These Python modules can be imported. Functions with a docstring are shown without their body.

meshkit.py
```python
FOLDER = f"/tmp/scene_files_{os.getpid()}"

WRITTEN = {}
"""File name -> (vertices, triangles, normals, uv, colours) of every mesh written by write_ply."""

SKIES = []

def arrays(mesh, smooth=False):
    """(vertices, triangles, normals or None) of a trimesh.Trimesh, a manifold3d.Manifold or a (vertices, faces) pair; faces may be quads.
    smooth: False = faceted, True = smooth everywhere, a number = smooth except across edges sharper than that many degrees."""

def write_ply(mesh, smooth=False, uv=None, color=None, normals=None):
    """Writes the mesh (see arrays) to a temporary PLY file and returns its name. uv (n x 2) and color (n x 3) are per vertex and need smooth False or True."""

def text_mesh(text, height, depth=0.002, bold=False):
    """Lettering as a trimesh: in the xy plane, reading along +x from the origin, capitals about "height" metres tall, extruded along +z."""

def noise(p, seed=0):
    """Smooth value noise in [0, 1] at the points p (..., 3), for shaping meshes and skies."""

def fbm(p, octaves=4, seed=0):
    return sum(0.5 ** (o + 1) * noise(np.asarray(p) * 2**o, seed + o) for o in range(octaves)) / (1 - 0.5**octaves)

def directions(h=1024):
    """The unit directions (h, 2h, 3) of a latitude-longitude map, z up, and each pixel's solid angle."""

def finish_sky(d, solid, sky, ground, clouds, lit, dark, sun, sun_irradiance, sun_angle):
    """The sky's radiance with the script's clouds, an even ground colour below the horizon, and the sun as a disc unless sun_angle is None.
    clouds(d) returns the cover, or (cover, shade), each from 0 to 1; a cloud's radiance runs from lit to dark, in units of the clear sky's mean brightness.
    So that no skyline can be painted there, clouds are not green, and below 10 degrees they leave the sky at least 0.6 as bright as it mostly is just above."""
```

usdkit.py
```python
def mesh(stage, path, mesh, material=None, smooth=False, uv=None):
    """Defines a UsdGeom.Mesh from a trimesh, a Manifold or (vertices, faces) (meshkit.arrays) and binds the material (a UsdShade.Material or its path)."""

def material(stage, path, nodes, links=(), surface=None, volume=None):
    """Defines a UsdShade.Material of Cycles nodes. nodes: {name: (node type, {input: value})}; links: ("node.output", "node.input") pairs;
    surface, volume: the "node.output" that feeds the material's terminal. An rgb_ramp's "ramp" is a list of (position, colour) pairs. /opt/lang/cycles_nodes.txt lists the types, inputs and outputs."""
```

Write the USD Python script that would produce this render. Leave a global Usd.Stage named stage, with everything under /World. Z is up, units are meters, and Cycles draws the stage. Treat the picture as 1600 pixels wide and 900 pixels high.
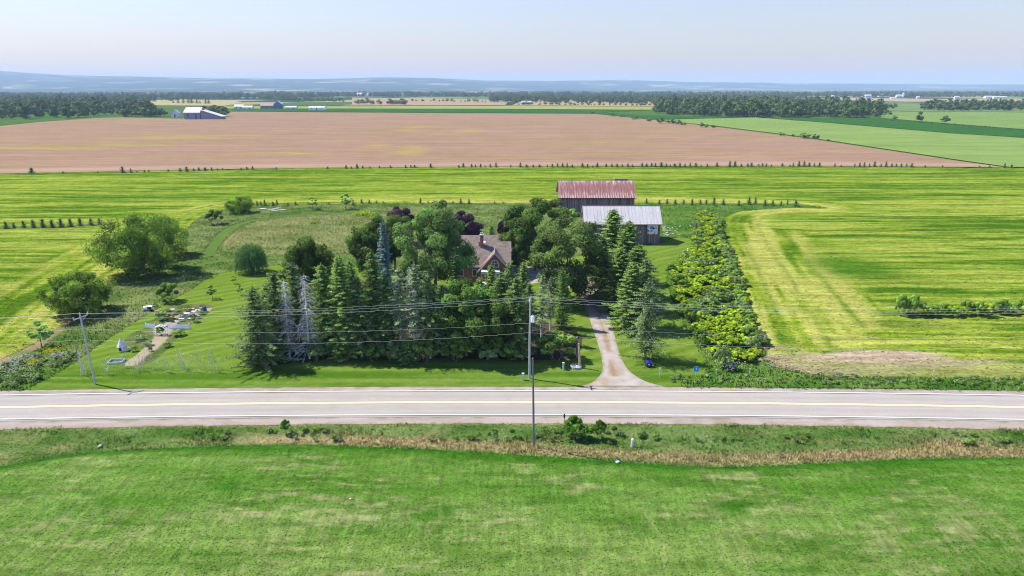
import math, numpy as np, trimesh, usdkit, meshkit
from pxr import Usd, UsdGeom, UsdLux, UsdShade, Gf, Sdf, Vt
from shapely.geometry import Polygon, LineString, MultiPolygon, Point
from shapely.ops import unary_union
from shapely import affinity
import shapely
from scipy.spatial import Delaunay

stage = Usd.Stage.CreateInMemory()
UsdGeom.SetStageUpAxis(stage, 'Z'); UsdGeom.SetStageMetersPerUnit(stage, 1.0)
UsdGeom.Xform.Define(stage, '/World')

# ------------------------------------------------------------------ camera
H = 38.7                       # metres above the road
PITCH = math.radians(16.3)
FPX = 1600 * 24 / 36
cam = UsdGeom.Camera.Define(stage, '/World/camera')
cam.CreateFocalLengthAttr(24.0); cam.CreateHorizontalApertureAttr(36.0)
cam.CreateClippingRangeAttr((0.1, 200000.0))
cam.AddTranslateOp().Set(Gf.Vec3d(0, 0, H)); cam.AddRotateXOp().Set(90 - math.degrees(PITCH))
cam.CreateExposureAttr(1.2)

# ------------------------------------------------------------------ sky and sun
sun_vec = np.array([-9.0, 3.3, 12.2]); sun_vec /= np.linalg.norm(sun_vec)
SUN_EL, SUN_ROT = math.asin(sun_vec[2]), math.atan2(sun_vec[0], sun_vec[1])
sky_mat = usdkit.material(stage, '/World/Looks/sky', {
    'sky': ('sky_texture', {'sky_type': 'single_scattering', 'sun_disc': False, 'sun_elevation': SUN_EL, 'sun_rotation': SUN_ROT,
                            'altitude': 200.0, 'air_density': 2.2, 'aerosol_density': 0.35, 'ozone_density': 1.0}),
    'tint': ('vector_math', {'math_type': 'multiply', 'vector2': (0.675, 0.79, 1.42)}),
    'bg': ('background_shader', {'strength': 0.065})}, [('sky.color', 'tint.vector1'), ('tint.vector', 'bg.color')], surface='bg.background')
dome = UsdLux.DomeLight.Define(stage, '/World/sky')
UsdShade.MaterialBindingAPI.Apply(dome.GetPrim()).Bind(sky_mat)
dome.GetPrim().SetCustomDataByKey('kind', 'structure')
sun = UsdLux.DistantLight.Define(stage, '/World/sun')
sun.CreateIntensityAttr(1.1); sun.CreateAngleAttr(0.5); sun.CreateNormalizeAttr(True); sun.CreateColorAttr(Gf.Vec3f(1.0, 0.94, 0.79))
sun.AddRotateXYZOp().Set(Gf.Vec3f(0, math.degrees(math.acos(sun_vec[2])), math.degrees(math.atan2(sun_vec[1], sun_vec[0]))))

# ------------------------------------------------------------------ haze of the far air
HAZE = 0.000075
haze_mat = usdkit.material(stage, '/World/Looks/haze', {'v': ('principled_volume', {'color': (0.50, 0.66, 0.83), 'density': HAZE, 'anisotropy': 0.0})}, [], volume='v.volume')

# ------------------------------------------------------------------ helpers
def G(px, py, z=0.0):
    """the point of the plane at height z that is seen at a place of the 1600 x 900 photograph"""
    u, v = (px - 800) / FPX, (py - 450) / FPX
    d = np.array([u, math.cos(PITCH) - v * math.sin(PITCH), -math.sin(PITCH) - v * math.cos(PITCH)])
    t = (z - H) / d[2]
    return np.array([d[0] * t, d[1] * t])

def Z(py, Y):
    """height of what is seen at picture row py at the distance Y"""
    v = (py - 450) / FPX
    return H + Y * (-math.sin(PITCH) - v * math.cos(PITCH)) / (math.cos(PITCH) - v * math.sin(PITCH))

def X(px, Y, z=0.0):
    return (px - 800) / FPX * (Y * math.cos(PITCH) + (H - z) * math.sin(PITCH))

def ppm(Y):
    return FPX / (Y * math.cos(PITCH) + H * math.sin(PITCH))

def noise2(x, y, sx, sy, oct=4, seed=0):
    x = np.asarray(x, float); y = np.asarray(y, float)
    p = np.stack([x / sx + 517.3, y / sy + 311.7, np.full(x.shape, 7.31 + seed)], -1)
    return meshkit.fbm(p, oct, seed)

def sstep(a, b, v):
    t = np.clip((v - a) / (b - a), 0, 1); return t * t * (3 - 2 * t)

def mixc(a, b, t):
    return np.asarray(a) * (1 - t[:, None]) + np.asarray(b) * t[:, None]

ORD = 'first second third fourth fifth sixth seventh eighth ninth tenth eleventh twelfth thirteenth fourteenth fifteenth sixteenth seventeenth eighteenth nineteenth twentieth'.split()
ORD += ['twenty-' + o for o in ORD[:9]] + ['thirtieth']
def nth(i, label): return ORD[i] + ' from the left, ' + label
USED = {}
def numbered(parent, name):
    k = parent + '/' + name; n = USED.get(k, 0); USED[k] = n + 1
    return k if n == 0 else '%s_%03d' % (k, n)

def tagp(prim, label=None, cat=None, group=None, kind=None):
    for k, v in (('label', label), ('category', cat), ('group', group), ('kind', kind)):
        if v: prim.SetCustomDataByKey(k, v)
    return prim

def mesh(name, vf, mat, parent='/World', col=None, normals=None, st=None, smooth=None, **tags):
    path = numbered(parent, name)
    if smooth is not None:
        v, f, normals = meshkit.arrays(vf, smooth)
    elif isinstance(vf, tuple): v, f = vf
    else: v, f = np.array(vf.vertices), np.array(vf.faces)
    m = UsdGeom.Mesh.Define(stage, path)
    m.CreatePointsAttr(Vt.Vec3fArray.FromNumpy(np.ascontiguousarray(v, np.float32)))
    m.CreateFaceVertexCountsAttr(Vt.IntArray.FromNumpy(np.full(len(f), f.shape[1], np.int32)))
    m.CreateFaceVertexIndicesAttr(Vt.IntArray.FromNumpy(np.ascontiguousarray(f, np.int32).ravel()))
    m.CreateSubdivisionSchemeAttr('none')
    if normals is not None:
        m.CreateNormalsAttr(Vt.Vec3fArray.FromNumpy(np.ascontiguousarray(normals, np.float32))); m.SetNormalsInterpolation('vertex')
    if col is not None:
        UsdGeom.PrimvarsAPI(m).CreatePrimvar('col', Sdf.ValueTypeNames.Color3fArray, 'vertex').Set(Vt.Vec3fArray.FromNumpy(np.ascontiguousarray(np.clip(col, 0.002, 0.95), np.float32)))
    UsdShade.MaterialBindingAPI.Apply(m.GetPrim()).Bind(mat)
    tagp(m.GetPrim(), **tags)
    return path

def thing(name, loc=(0, 0, 0), rotz=0.0, label=None, cat=None, group=None, scale=None):
    path = numbered('/World', name)
    x = UsdGeom.Xform.Define(stage, path)
    x.AddTranslateOp().Set(Gf.Vec3d(*map(float, loc)))
    if rotz: x.AddRotateZOp().Set(float(rotz))
    if scale is not None: x.AddScaleOp().Set(Gf.Vec3f(*map(float, scale)))
    tagp(x.GetPrim(), label, cat, group)
    return path

stage.DefinePrim('/World/Kinds', 'Scope').SetSpecifier(Sdf.SpecifierClass)
def kind_of(name):
    p = numbered('/World/Kinds', name); UsdGeom.Xform.Define(stage, p); return p

def copy(kind, name, loc, rotz, scale, label, cat, group=None):
    p = thing(name, loc, rotz, label, cat, group, scale)
    prim = stage.GetPrimAtPath(p); prim.GetReferences().AddInternalReference(kind); prim.SetInstanceable(True)
    return p

def join(parts):
    V, F, C, n = [], [], [], 0
    for p in parts:
        V.append(p[0]); F.append(p[1] + n); n += len(p[0])
        if len(p) > 2: C.append(p[2])
    return (np.vstack(V), np.vstack(F), np.vstack(C)) if C else (np.vstack(V), np.vstack(F))

def box(x0, y0, z0, x1, y1, z1):
    b = trimesh.creation.box([x1 - x0, y1 - y0, z1 - z0]); b.apply_translation([(x0 + x1) / 2, (y0 + y1) / 2, (z0 + z1) / 2])
    return np.array(b.vertices), np.array(b.faces)

def tube(points, radii, sides=6, cap=True):
    p = np.asarray(points, float); n = len(p)
    t = np.gradient(p, axis=0); t /= np.linalg.norm(t, axis=1, keepdims=True) + 1e-12
    a = np.cross(t, np.where(np.abs(t[:, 2:]) < 0.9, [0, 0, 1.0], [1.0, 0, 0])); a /= np.linalg.norm(a, axis=1, keepdims=True) + 1e-12
    b = np.cross(t, a); ang = np.arange(sides) * 2 * np.pi / sides
    v = p[:, None] + np.broadcast_to(radii, (n,))[:, None, None] * (np.cos(ang)[None, :, None] * a[:, None] + np.sin(ang)[None, :, None] * b[:, None])
    i, j = np.meshgrid(np.arange(n - 1), np.arange(sides), indexing='ij')
    q = np.stack([i * sides + j, i * sides + (j + 1) % sides, (i + 1) * sides + (j + 1) % sides, (i + 1) * sides + j], -1).reshape(-1, 4)
    f = np.vstack([q[:, [0, 1, 2]], q[:, [0, 2, 3]]])
    if cap:
        top = (n - 1) * sides
        f = np.vstack([f, [[top, top + k, top + k + 1] for k in range(1, sides - 1)], [[0, k + 1, k] for k in range(1, sides - 1)]])
    return v.reshape(-1, 3), f

def prism(outline, axis_from, axis_to, plane='xz'):
    """outline (n x 2) in the plane, extruded along the third axis"""
    m = trimesh.creation.extrude_polygon(Polygon(outline), axis_to - axis_from, engine='earcut')
    v = np.array(m.vertices); f = np.array(m.faces)
    if plane == 'xz': v = np.stack([v[:, 0], axis_from + v[:, 2], v[:, 1]], 1); f = f[:, ::-1]
    elif plane == 'yz': v = np.stack([axis_from + v[:, 2], v[:, 0], v[:, 1]], 1)
    else: v = v + [0, 0, axis_from]
    return v, f

# ------------------------------------------------------------------ materials
L = '/World/Looks/'
def vcol_mat(name, rough=0.9, scale=3.0, amount=0.25, bump=0.0, spec=0.0, stretch=(1, 1, 1), bdist=0.05, streak=None):
    n = {'a': ('attribute', {'attribute': 'col'}), 'g': ('geometry', {}), 'mp': ('mapping', {'scale': stretch}),
         'n': ('noise_texture', {'scale': scale, 'detail': 5.0, 'roughness': 0.65}),
         'r': ('map_range', {'from_min': 0.3, 'from_max': 0.7, 'to_min': 1 - amount, 'to_max': 1 + amount}),
         'm': ('vector_math', {'math_type': 'scale'}),
         'p': ('principled_bsdf', {'roughness': rough, 'specular_ior_level': spec})}
    l = [('g.position', 'mp.vector'), ('mp.vector', 'n.vector'), ('n.fac', 'r.value'), ('a.color', 'm.vector1'), ('r.result', 'm.scale'), ('m.vector', 'p.base_color')]
    if bump:
        n['b'] = ('bump', {'strength': bump, 'distance': bdist}); l += [('n.fac', 'b.height'), ('b.normal', 'p.normal')]
    if streak:
        n['mp2'] = ('mapping', {'scale': streak[:3]}); n['n2'] = ('noise_texture', {'scale': 1.0, 'detail': 4.0, 'roughness': 0.7})
        n['r2'] = ('map_range', {'from_min': 0.32, 'from_max': 0.68, 'to_min': 1 - streak[3], 'to_max': 1 + streak[3]}); n['mm'] = ('math', {'math_type': 'multiply'})
        l = [x for x in l if x != ('r.result', 'm.scale')] + [('g.position', 'mp2.vector'), ('mp2.vector', 'n2.vector'), ('n2.fac', 'r2.value'), ('r.result', 'mm.value1'), ('r2.result', 'mm.value2'), ('mm.value', 'm.scale')]
    return usdkit.material(stage, L + name, n, l, surface='p.BSDF')

def leaf_mat(name, trans=0.35, jitter=0.25, gain=1.25):
    n = {'a': ('attribute', {'attribute': 'col'}), 'o': ('object_info', {}),
         'r': ('map_range', {'from_min': 0.0, 'from_max': 1.0, 'to_min': gain * (1 - jitter), 'to_max': gain * (1 + jitter)}),
         'm': ('vector_math', {'math_type': 'scale'}),
         'd': ('principled_bsdf', {'roughness': 0.7, 'specular_ior_level': 0.08}), 't': ('translucent_bsdf', {}),
         'x': ('mix_closure', {'fac': trans})}
    l = [('o.random', 'r.value'), ('a.color', 'm.vector1'), ('r.result', 'm.scale'), ('m.vector', 'd.base_color'), ('m.vector', 't.color'),
         ('d.BSDF', 'x.closure1'), ('t.BSDF', 'x.closure2')]
    return usdkit.material(stage, L + name, n, l, surface='x.closure')

def plain(name, color, rough=0.7, amount=0.15, scale=4.0, metallic=0.0, spec=0.3, stretch=(1, 1, 1), bump=0.0):
    n = {'g': ('geometry', {}), 'mp': ('mapping', {'scale': stretch}), 'n': ('noise_texture', {'scale': scale, 'detail': 5.0, 'roughness': 0.65}),
         'r': ('map_range', {'from_min': 0.3, 'from_max': 0.7, 'to_min': 1 - amount, 'to_max': 1 + amount}),
         'm': ('vector_math', {'math_type': 'scale', 'vector1': color}),
         'p': ('principled_bsdf', {'roughness': rough, 'metallic': metallic, 'specular_ior_level': spec})}
    l = [('g.position', 'mp.vector'), ('mp.vector', 'n.vector'), ('n.fac', 'r.value'), ('r.result', 'm.scale'), ('m.vector', 'p.base_color')]
    if bump:
        n['b'] = ('bump', {'strength': bump, 'distance': 0.03}); l += [('n.fac', 'b.height'), ('b.normal', 'p.normal')]
    return usdkit.material(stage, L + name, n, l, surface='p.BSDF')

M = {}
M['soil'] = vcol_mat('soil', 0.95, 2.5, 0.22, 0.3)
M['drilled'] = vcol_mat('drilled', 0.9, 5.0, 0.30, 0.5, streak=(2.4, 0.28, 1.0, 0.24))
M['stubble'] = vcol_mat('stubble', 0.9, 0.25, 0.06, 0.0, stretch=(0.4, 1, 1), streak=(0.012, 0.16, 1.0, 0.13))
M['turf'] = vcol_mat('turf', 0.9, 6.0, 0.30, 0.5, stretch=(1, 1, 1))
M['crop'] = vcol_mat('crop', 0.85, 1.6, 0.34, 0.6, bdist=0.25, stretch=(0.6, 1.3, 1), streak=(0.10, 0.9, 1.0, 0.30))
M['far'] = vcol_mat('far_land', 0.9, 0.05, 0.12, 0.0, stretch=(0.5, 1.0, 1))
M['gravel'] = vcol_mat('gravel', 0.9, 5.0, 0.16, 0.3)
M['asphalt'] = vcol_mat('asphalt', 0.85, 9.0, 0.10, 0.1)
M['leaf'] = leaf_mat('leaf', 0.5, 0.25, 1.45)
M['needle'] = leaf_mat('needle', 0.25, 0.25, 1.5)
M['farleaf'] = leaf_mat('far_leaf', 0.2, 0.3)
M['blade'] = leaf_mat('grass_blade', 0.4, 0.0, 1.55)
M['bark'] = plain('bark', (0.16, 0.13, 0.11), 0.9, 0.3, 6.0)
M['deadwood'] = plain('dead_wood', (0.46, 0.445, 0.43), 0.9, 0.2, 5.0)
M['pole'] = plain('weathered_pole', (0.34, 0.34, 0.325), 0.85, 0.2, 3.0, stretch=(4, 4, 0.5))
M['darkpole'] = plain('dark_pole', (0.13, 0.115, 0.11), 0.85, 0.25, 3.0, stretch=(4, 4, 0.5))
M['wire'] = plain('wire', (0.62, 0.63, 0.62), 0.8, 0.05, 1.0)
M['white'] = plain('white_paint', (0.78, 0.78, 0.77), 0.6, 0.06)
M['offwhite'] = plain('weathered_white', (0.50, 0.485, 0.46), 0.8, 0.18, 3.0)
M['grey'] = plain('grey_metal', (0.42, 0.44, 0.45), 0.5, 0.08)
M['concrete'] = plain('concrete', (0.48, 0.46, 0.42), 0.9, 0.15, 4.0)
M['black'] = plain('dark_plastic', (0.025, 0.026, 0.03), 0.5, 0.1)
M['blue'] = plain('blue_plastic', (0.02, 0.045, 0.40), 0.5, 0.1)
M['signblue'] = plain('sign_blue', (0.01, 0.20, 0.62), 0.5, 0.03)
M['lineyellow'] = plain('road_yellow', (0.62, 0.53, 0.27), 0.8, 0.10, 3.0)
M['linewhite'] = plain('road_white', (0.54, 0.53, 0.525), 0.8, 0.10, 3.0)
M['glass'] = plain('window_glass', (0.05, 0.06, 0.075), 0.1, 0.02, 1.0, spec=0.6)
M['greenbox'] = plain('pale_green_metal', (0.34, 0.42, 0.36), 0.6, 0.08)
M['terracotta'] = plain('terracotta', (0.42, 0.16, 0.08), 0.8, 0.15)
M['wood'] = plain('raw_wood', (0.36, 0.27, 0.19), 0.85, 0.25, 4.0)
M['board'] = vcol_mat('old_board', 0.9, 3.0, 0.35, 0.0, stretch=(2.5, 2.5, 0.25))
M['barnwood'] = plain('barn_board', (0.12, 0.10, 0.092), 0.9, 0.40, 3.0, stretch=(2.5, 2.5, 0.25))
M['stone'] = plain('rubble_stone', (0.34, 0.32, 0.29), 0.9, 0.22, 3.0)
M['barrel'] = plain('barrel_plastic', (0.04, 0.09, 0.12), 0.5, 0.1)
M['brick'] = usdkit.material(stage, L + 'red_brick', {
    'g': ('geometry', {}), 's': ('separate_xyz', {}), 'ad': ('math', {'math_type': 'add'}), 'c': ('combine_xyz', {}),
    'b': ('brick_texture', {'scale': 1.0, 'brick_width': 0.24, 'row_height': 0.08, 'mortar_size': 0.008, 'color1': (0.30, 0.085, 0.045), 'color2': (0.22, 0.06, 0.035), 'mortar': (0.30, 0.24, 0.20)}),
    'p': ('principled_bsdf', {'roughness': 0.9, 'specular_ior_level': 0.2})},
    [('g.position', 's.vector'), ('s.x', 'ad.value1'), ('s.y', 'ad.value2'), ('ad.value', 'c.x'), ('s.z', 'c.y'), ('c.vector', 'b.vector'), ('b.color', 'p.base_color')], surface='p.BSDF')
M['shingle'] = usdkit.material(stage, L + 'asphalt_shingle', {
    'g': ('geometry', {}), 's': ('separate_xyz', {}), 'c': ('combine_xyz', {}), 'ad': ('math', {'math_type': 'multiply_add', 'value2': 1.3, 'value3': 0.0}),
    'b': ('brick_texture', {'scale': 1.0, 'brick_width': 0.9, 'row_height': 0.22, 'mortar_size': 0.02, 'mortar_smooth': 0.5, 'color1': (0.225, 0.175, 0.155), 'color2': (0.165, 0.13, 0.118), 'mortar': (0.11, 0.09, 0.085)}),
    'n': ('noise_texture', {'scale': 1.2, 'detail': 4.0}), 'r': ('map_range', {'from_min': 0.3, 'from_max': 0.7, 'to_min': 0.8, 'to_max': 1.2}), 'm': ('vector_math', {'math_type': 'scale'}),
    'p': ('principled_bsdf', {'roughness': 0.9, 'specular_ior_level': 0.2})},
    [('g.position', 's.vector'), ('s.x', 'c.x'), ('s.z', 'ad.value1'), ('ad.value', 'c.y'), ('c.vector', 'b.vector'), ('g.position', 'n.vector'), ('n.fac', 'r.value'),
     ('b.color', 'm.vector1'), ('r.result', 'm.scale'), ('m.vector', 'p.base_color')], surface='p.BSDF')

# ------------------------------------------------------------------ ground regions
KX = 2.6
def S(r, g, b, k=KX):
    """base colour of a surface that the sun shows as this sRGB colour"""
    c = np.array([r, g, b]) / 255.0
    return np.where(c < 0.04045, c / 12.92, ((c + 0.055) / 1.055) ** 2.4) / k

def spline(pts, n=14):
    p = np.array(pts, float); p = np.vstack([2 * p[0] - p[1], p, 2 * p[-1] - p[-2]]); out = []
    for i in range(1, len(p) - 2):
        t = np.linspace(0, 1, n, endpoint=False)[:, None]
        a, b, c, d = p[i - 1], p[i], p[i + 1], p[i + 2]
        out.append(0.5 * (2 * b + (c - a) * t + (2 * a - 5 * b + 4 * c - d) * t ** 2 + (3 * b - a - 3 * c + d) * t ** 3))
    return np.vstack(out + [p[-2:-1]])

def W(pts, smooth=True, n=14):
    q = spline(pts, n) if smooth else np.array(pts, float)
    return np.array([G(*a) for a in q])

def poly(pts, smooth=True):
    if smooth: pts = list(pts) + [pts[0]]
    return Polygon(W(pts, smooth)).buffer(0)

def curve_px(samples, xs):
    c = np.polyfit([a for a, _ in samples], [b for _, b in samples], 2)
    return [(x, float(np.polyval(c, x))) for x in xs]

XS = list(range(-500, 2101, 50))
road_n = curve_px([(0, 616), (400, 611.5), (800, 608.5), (1000, 610.3), (1300, 613), (1600, 616)], XS)
road_s = curve_px([(0, 658.5), (400, 653.5), (800, 650.5), (1000, 651.5), (1300, 655), (1600, 658.5)], XS)
grav_n = curve_px([(0, 610), (400, 606), (800, 602.8), (1000, 604), (1300, 607.5), (1600, 610)], XS)
grav_s = curve_px([(0, 671), (400, 665), (800, 660.5), (1000, 661.5), (1300, 667.5), (1600, 671)], XS)
def band(a, b): return Polygon(np.vstack([W(a, False), W(b, False)[::-1]])).buffer(0)
R = {}
R['road'] = band(road_n, road_s)
grN, grS = band(grav_n, road_n), band(road_s, grav_s)
near_edge = [(-500, 800), (-250, 750), (0, 722), (100, 706), (200, 697), (350, 691), (480, 690), (600, 693), (700, 698), (830, 706), (1000, 717), (1100, 723), (1200, 722), (1300, 717), (1450, 711), (1600, 709), (1850, 712), (2100, 716)]
ne = W(near_edge); 
R['verge_s'] = Polygon(np.vstack([W(grav_s, False), ne[::-1]])).buffer(0)
R['near'] = Polygon(np.vstack([ne, [[75, 30], [-75, 30]]])).buffer(0)
drive_l = [(905, 604.5), (925, 597), (938, 585), (941.5, 570), (935, 540), (925, 510), (914, 480), (897, 455), (880, 446), (850, 441), (800, 446), (798, 428), (812, 416), (870, 413), (905, 422), (930, 436), (940, 455)]
drive_r = [(950, 480), (957, 510), (966, 545), (976, 570), (990, 585), (1012, 597), (1042, 605)]
R['drive'] = Polygon(W(drive_l + drive_r)).buffer(0).difference(unary_union([grN, R['road']]))
left_edge = [(-300, 700), (-120, 625), (0, 567), (50, 544), (85, 523), (110, 502), (150, 466), (185, 440), (205, 424), (285, 368), (297, 353), (318, 338), (345, 329), (390, 321), (450, 320), (560, 318.5), (700, 318), (860, 318), (1000, 318), (1150, 318.5), (1245, 320), (1292, 326), (1240, 326), (1180, 329), (1145, 334), (1128, 346), (1129, 365), (1140, 400), (1155, 440), (1170, 480), (1184, 520), (1196, 552), (1218, 575), (1262, 584), (1350, 590), (1600, 593), (2100, 598)]
wl = W(left_edge)
prop = Polygon(np.vstack([wl, W(grav_n, False)[::-1][:-4]])).buffer(0)
R['dirt'] = poly([(-300, 702), (-120, 622), (0, 562), (50, 539), (85, 517), (104, 499), (113, 503), (92, 525), (55, 549), (0, 574), (-110, 640)], False)
R['mown'] = LineString(W([(268, 428), (330, 410), (420, 404), (560, 400)])).buffer(1.6).union(LineString(W([(322, 402), (333, 385), (352, 362), (380, 349), (420, 340.5), (470, 335.5), (540, 333.5), (600, 333)])).buffer(1.5)).union(poly([(326, 400), (332, 386), (354, 364), (380, 350), (360, 366), (342, 386)]))
R['meadow'] = poly([(345, 394), (352, 376), (385, 354), (430, 344), (500, 339), (600, 336), (680, 336), (700, 360), (690, 400), (560, 397), (430, 399)])
R['bed'] = poly([(415, 571), (385, 565), (420, 500), (470, 450), (600, 440), (690, 446), (745, 470), (800, 486), (860, 505), (905, 522), (906, 545), (890, 561), (760, 561), (640, 559), (560, 555), (480, 565)])
R['lawn'] = poly([(34, 610), (75, 590), (120, 563), (150, 541), (205, 506), (242, 484), (300, 451), (335, 430), (400, 418), (480, 412), (600, 418), (720, 412), (800, 405), (900, 400), (1000, 385), (1030, 378), (1060, 371), (1080, 374), (1078, 390), (1062, 402), (1046, 420), (1043, 440), (1055, 480), (1078, 522), (1100, 556), (1106, 582), (1085, 597), (1072, 604), (1060, 620), (800, 620), (400, 620), (60, 620)])
R['garden'] = poly([(228, 512), (250, 490), (268, 478), (330, 476), (322, 492), (292, 512), (262, 545), (235, 566), (205, 572), (196, 568), (222, 545), (192, 540), (205, 522)])
back_row = [(-700, 292), (-300, 278), (0, 272.5), (100, 270.5), (200, 268), (400, 264.5), (600, 262.5), (800, 261.5), (1000, 260.8), (1200, 260.3), (1400, 261.2), (1570, 262.7), (1700, 264), (2300, 271)]
br = W(back_row)
soy_all = Polygon(np.vstack([br, W(grav_n, False)[::-1]])).buffer(0)
R['strip'] = LineString(W([(-300, 362), (0, 357), (100, 354.5), (165, 350)])).buffer(1.8)
R['soy'] = soy_all
stub_r = [(932, 178.5), (968, 182), (1050, 191), (1100, 196), (1260, 216), (1400, 237), (1500, 252), (1570, 261.5)]
FAR = [  # name, outline (picture places), colour, streak colour, smooth
 ('stubble_field', [(-900, 225), (-300, 208), (0, 197), (60, 191), (150, 184.5), (190, 183.5), (285, 185.5), (350, 183), (362, 174.5), (700, 177), (932, 178)] + stub_r + [(b[0], b[1] - 1.0) for b in back_row[::-1] if b[0] < 1560], S(192, 157, 137), S(186, 164, 108)),
 ('hay_field', [(1012, 187.5), (1180, 183.5), (1300, 192.5), (1480, 208), (1600, 215.5), (1900, 235), (2300, 262), (2300, 269), (1700, 262.5), (1578, 261), (1506, 251), (1406, 236), (1266, 215), (1106, 195)], S(160, 188, 105), S(140, 175, 90)),
 ('corn_field', [(362, 173.5), (700, 176), (932, 177), (1010, 186.8), (1180, 183), (1300, 192), (1480, 207.5), (1600, 215), (1900, 234), (1900, 212), (1600, 202.5), (1440, 190), (1375, 184.5), (1240, 184), (1010, 180), (940, 175.5), (1020, 172), (850, 170.8), (560, 170), (362, 170)], S(64, 120, 50), S(76, 130, 55)),
 ('pale_green_field', [(1376, 184), (1440, 189.5), (1600, 202), (1900, 222), (1900, 178), (1600, 175.5), (1380, 174)], S(150, 182, 100), S(132, 170, 88)),
 ('canola_field', [(350, 169.5), (560, 169.5), (850, 170.3), (1020, 171.5), (1020, 167), (800, 165), (560, 166), (350, 166)], S(190, 195, 105), S(160, 180, 90)),
 ('ripe_grain_field', [(800, 164.5), (1020, 166.5), (1040, 160), (1000, 158), (900, 156), (820, 156)], S(205, 185, 140), S(190, 175, 125)),
 ('ripe_grain_field', [(550, 165), (790, 164), (795, 156.5), (680, 153.5), (550, 152.5)], S(205, 180, 145), S(190, 172, 130)),
 ('ripe_grain_field', [(236, 164), (350, 165.5), (380, 160), (362, 157), (300, 155.3), (236, 156)], S(215, 200, 140), S(190, 190, 120)),
 ('pasture', [(1370, 173), (1600, 175), (1900, 177), (1900, 163), (1600, 162), (1380, 162)], S(140, 170, 100), S(120, 155, 85)),
 ('ripe_grain_field', [(1300, 157), (1420, 159), (1600, 158.5), (1800, 158.5), (1800, 155), (1600, 155), (1450, 154.5), (1310, 152)], S(210, 190, 165), S(200, 180, 150)),
]
# who lies on whom
order = ['road', 'drive', 'garden', 'bed', 'dirt', 'lawn', 'mown', 'meadow']
taken = unary_union([R['road'], grN, grS]); CL = {}
R['lawn'] = R['lawn'].intersection(prop); R['garden'] = R['garden'].intersection(prop)
for k in order:
    CL[k] = R[k] if k == 'road' else R[k].difference(taken); taken = unary_union([taken, R[k]])
CL['rough'] = prop.difference(taken)
CL['strip'] = R['strip'].difference(unary_union([prop, R['dirt']]))
CL['soy'] = R['soy'].difference(unary_union([prop, taken, R['strip']]))
CL['verge_s'], CL['near'] = R['verge_s'].difference(grS), R['near']
from scipy.spatial import cKDTree

def ring_points(pg, step):
    out = []
    for g in getattr(pg, 'geoms', [pg]):
        if g.geom_type != 'Polygon': continue
        for r in [g.exterior, *g.interiors]:
            c = np.array(r.coords)
            for a, b in zip(c[:-1], c[1:]):
                n = max(1, int(np.ceil(np.linalg.norm(b - a) / step(0.5 * (a[1] + b[1])))))
                out.append(a + (b - a) * np.linspace(0, 1, n, endpoint=False)[:, None])
    return np.vstack(out)

def grid_points(pg, step, seed=1, asp=1.0):
    rng = np.random.default_rng(seed); x0, y0, x1, y1 = pg.bounds; out = []; y = y0
    while y < y1:
        s = step(y); xs = np.arange(x0, x1, s * asp)
        out.append(np.stack([xs + rng.uniform(-.35, .35, len(xs)) * s * asp, y + rng.uniform(-.35, .35, len(xs)) * s], 1)); y += s
    p = np.vstack(out); return p[shapely.contains_xy(pg, p[:, 0], p[:, 1])]

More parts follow.
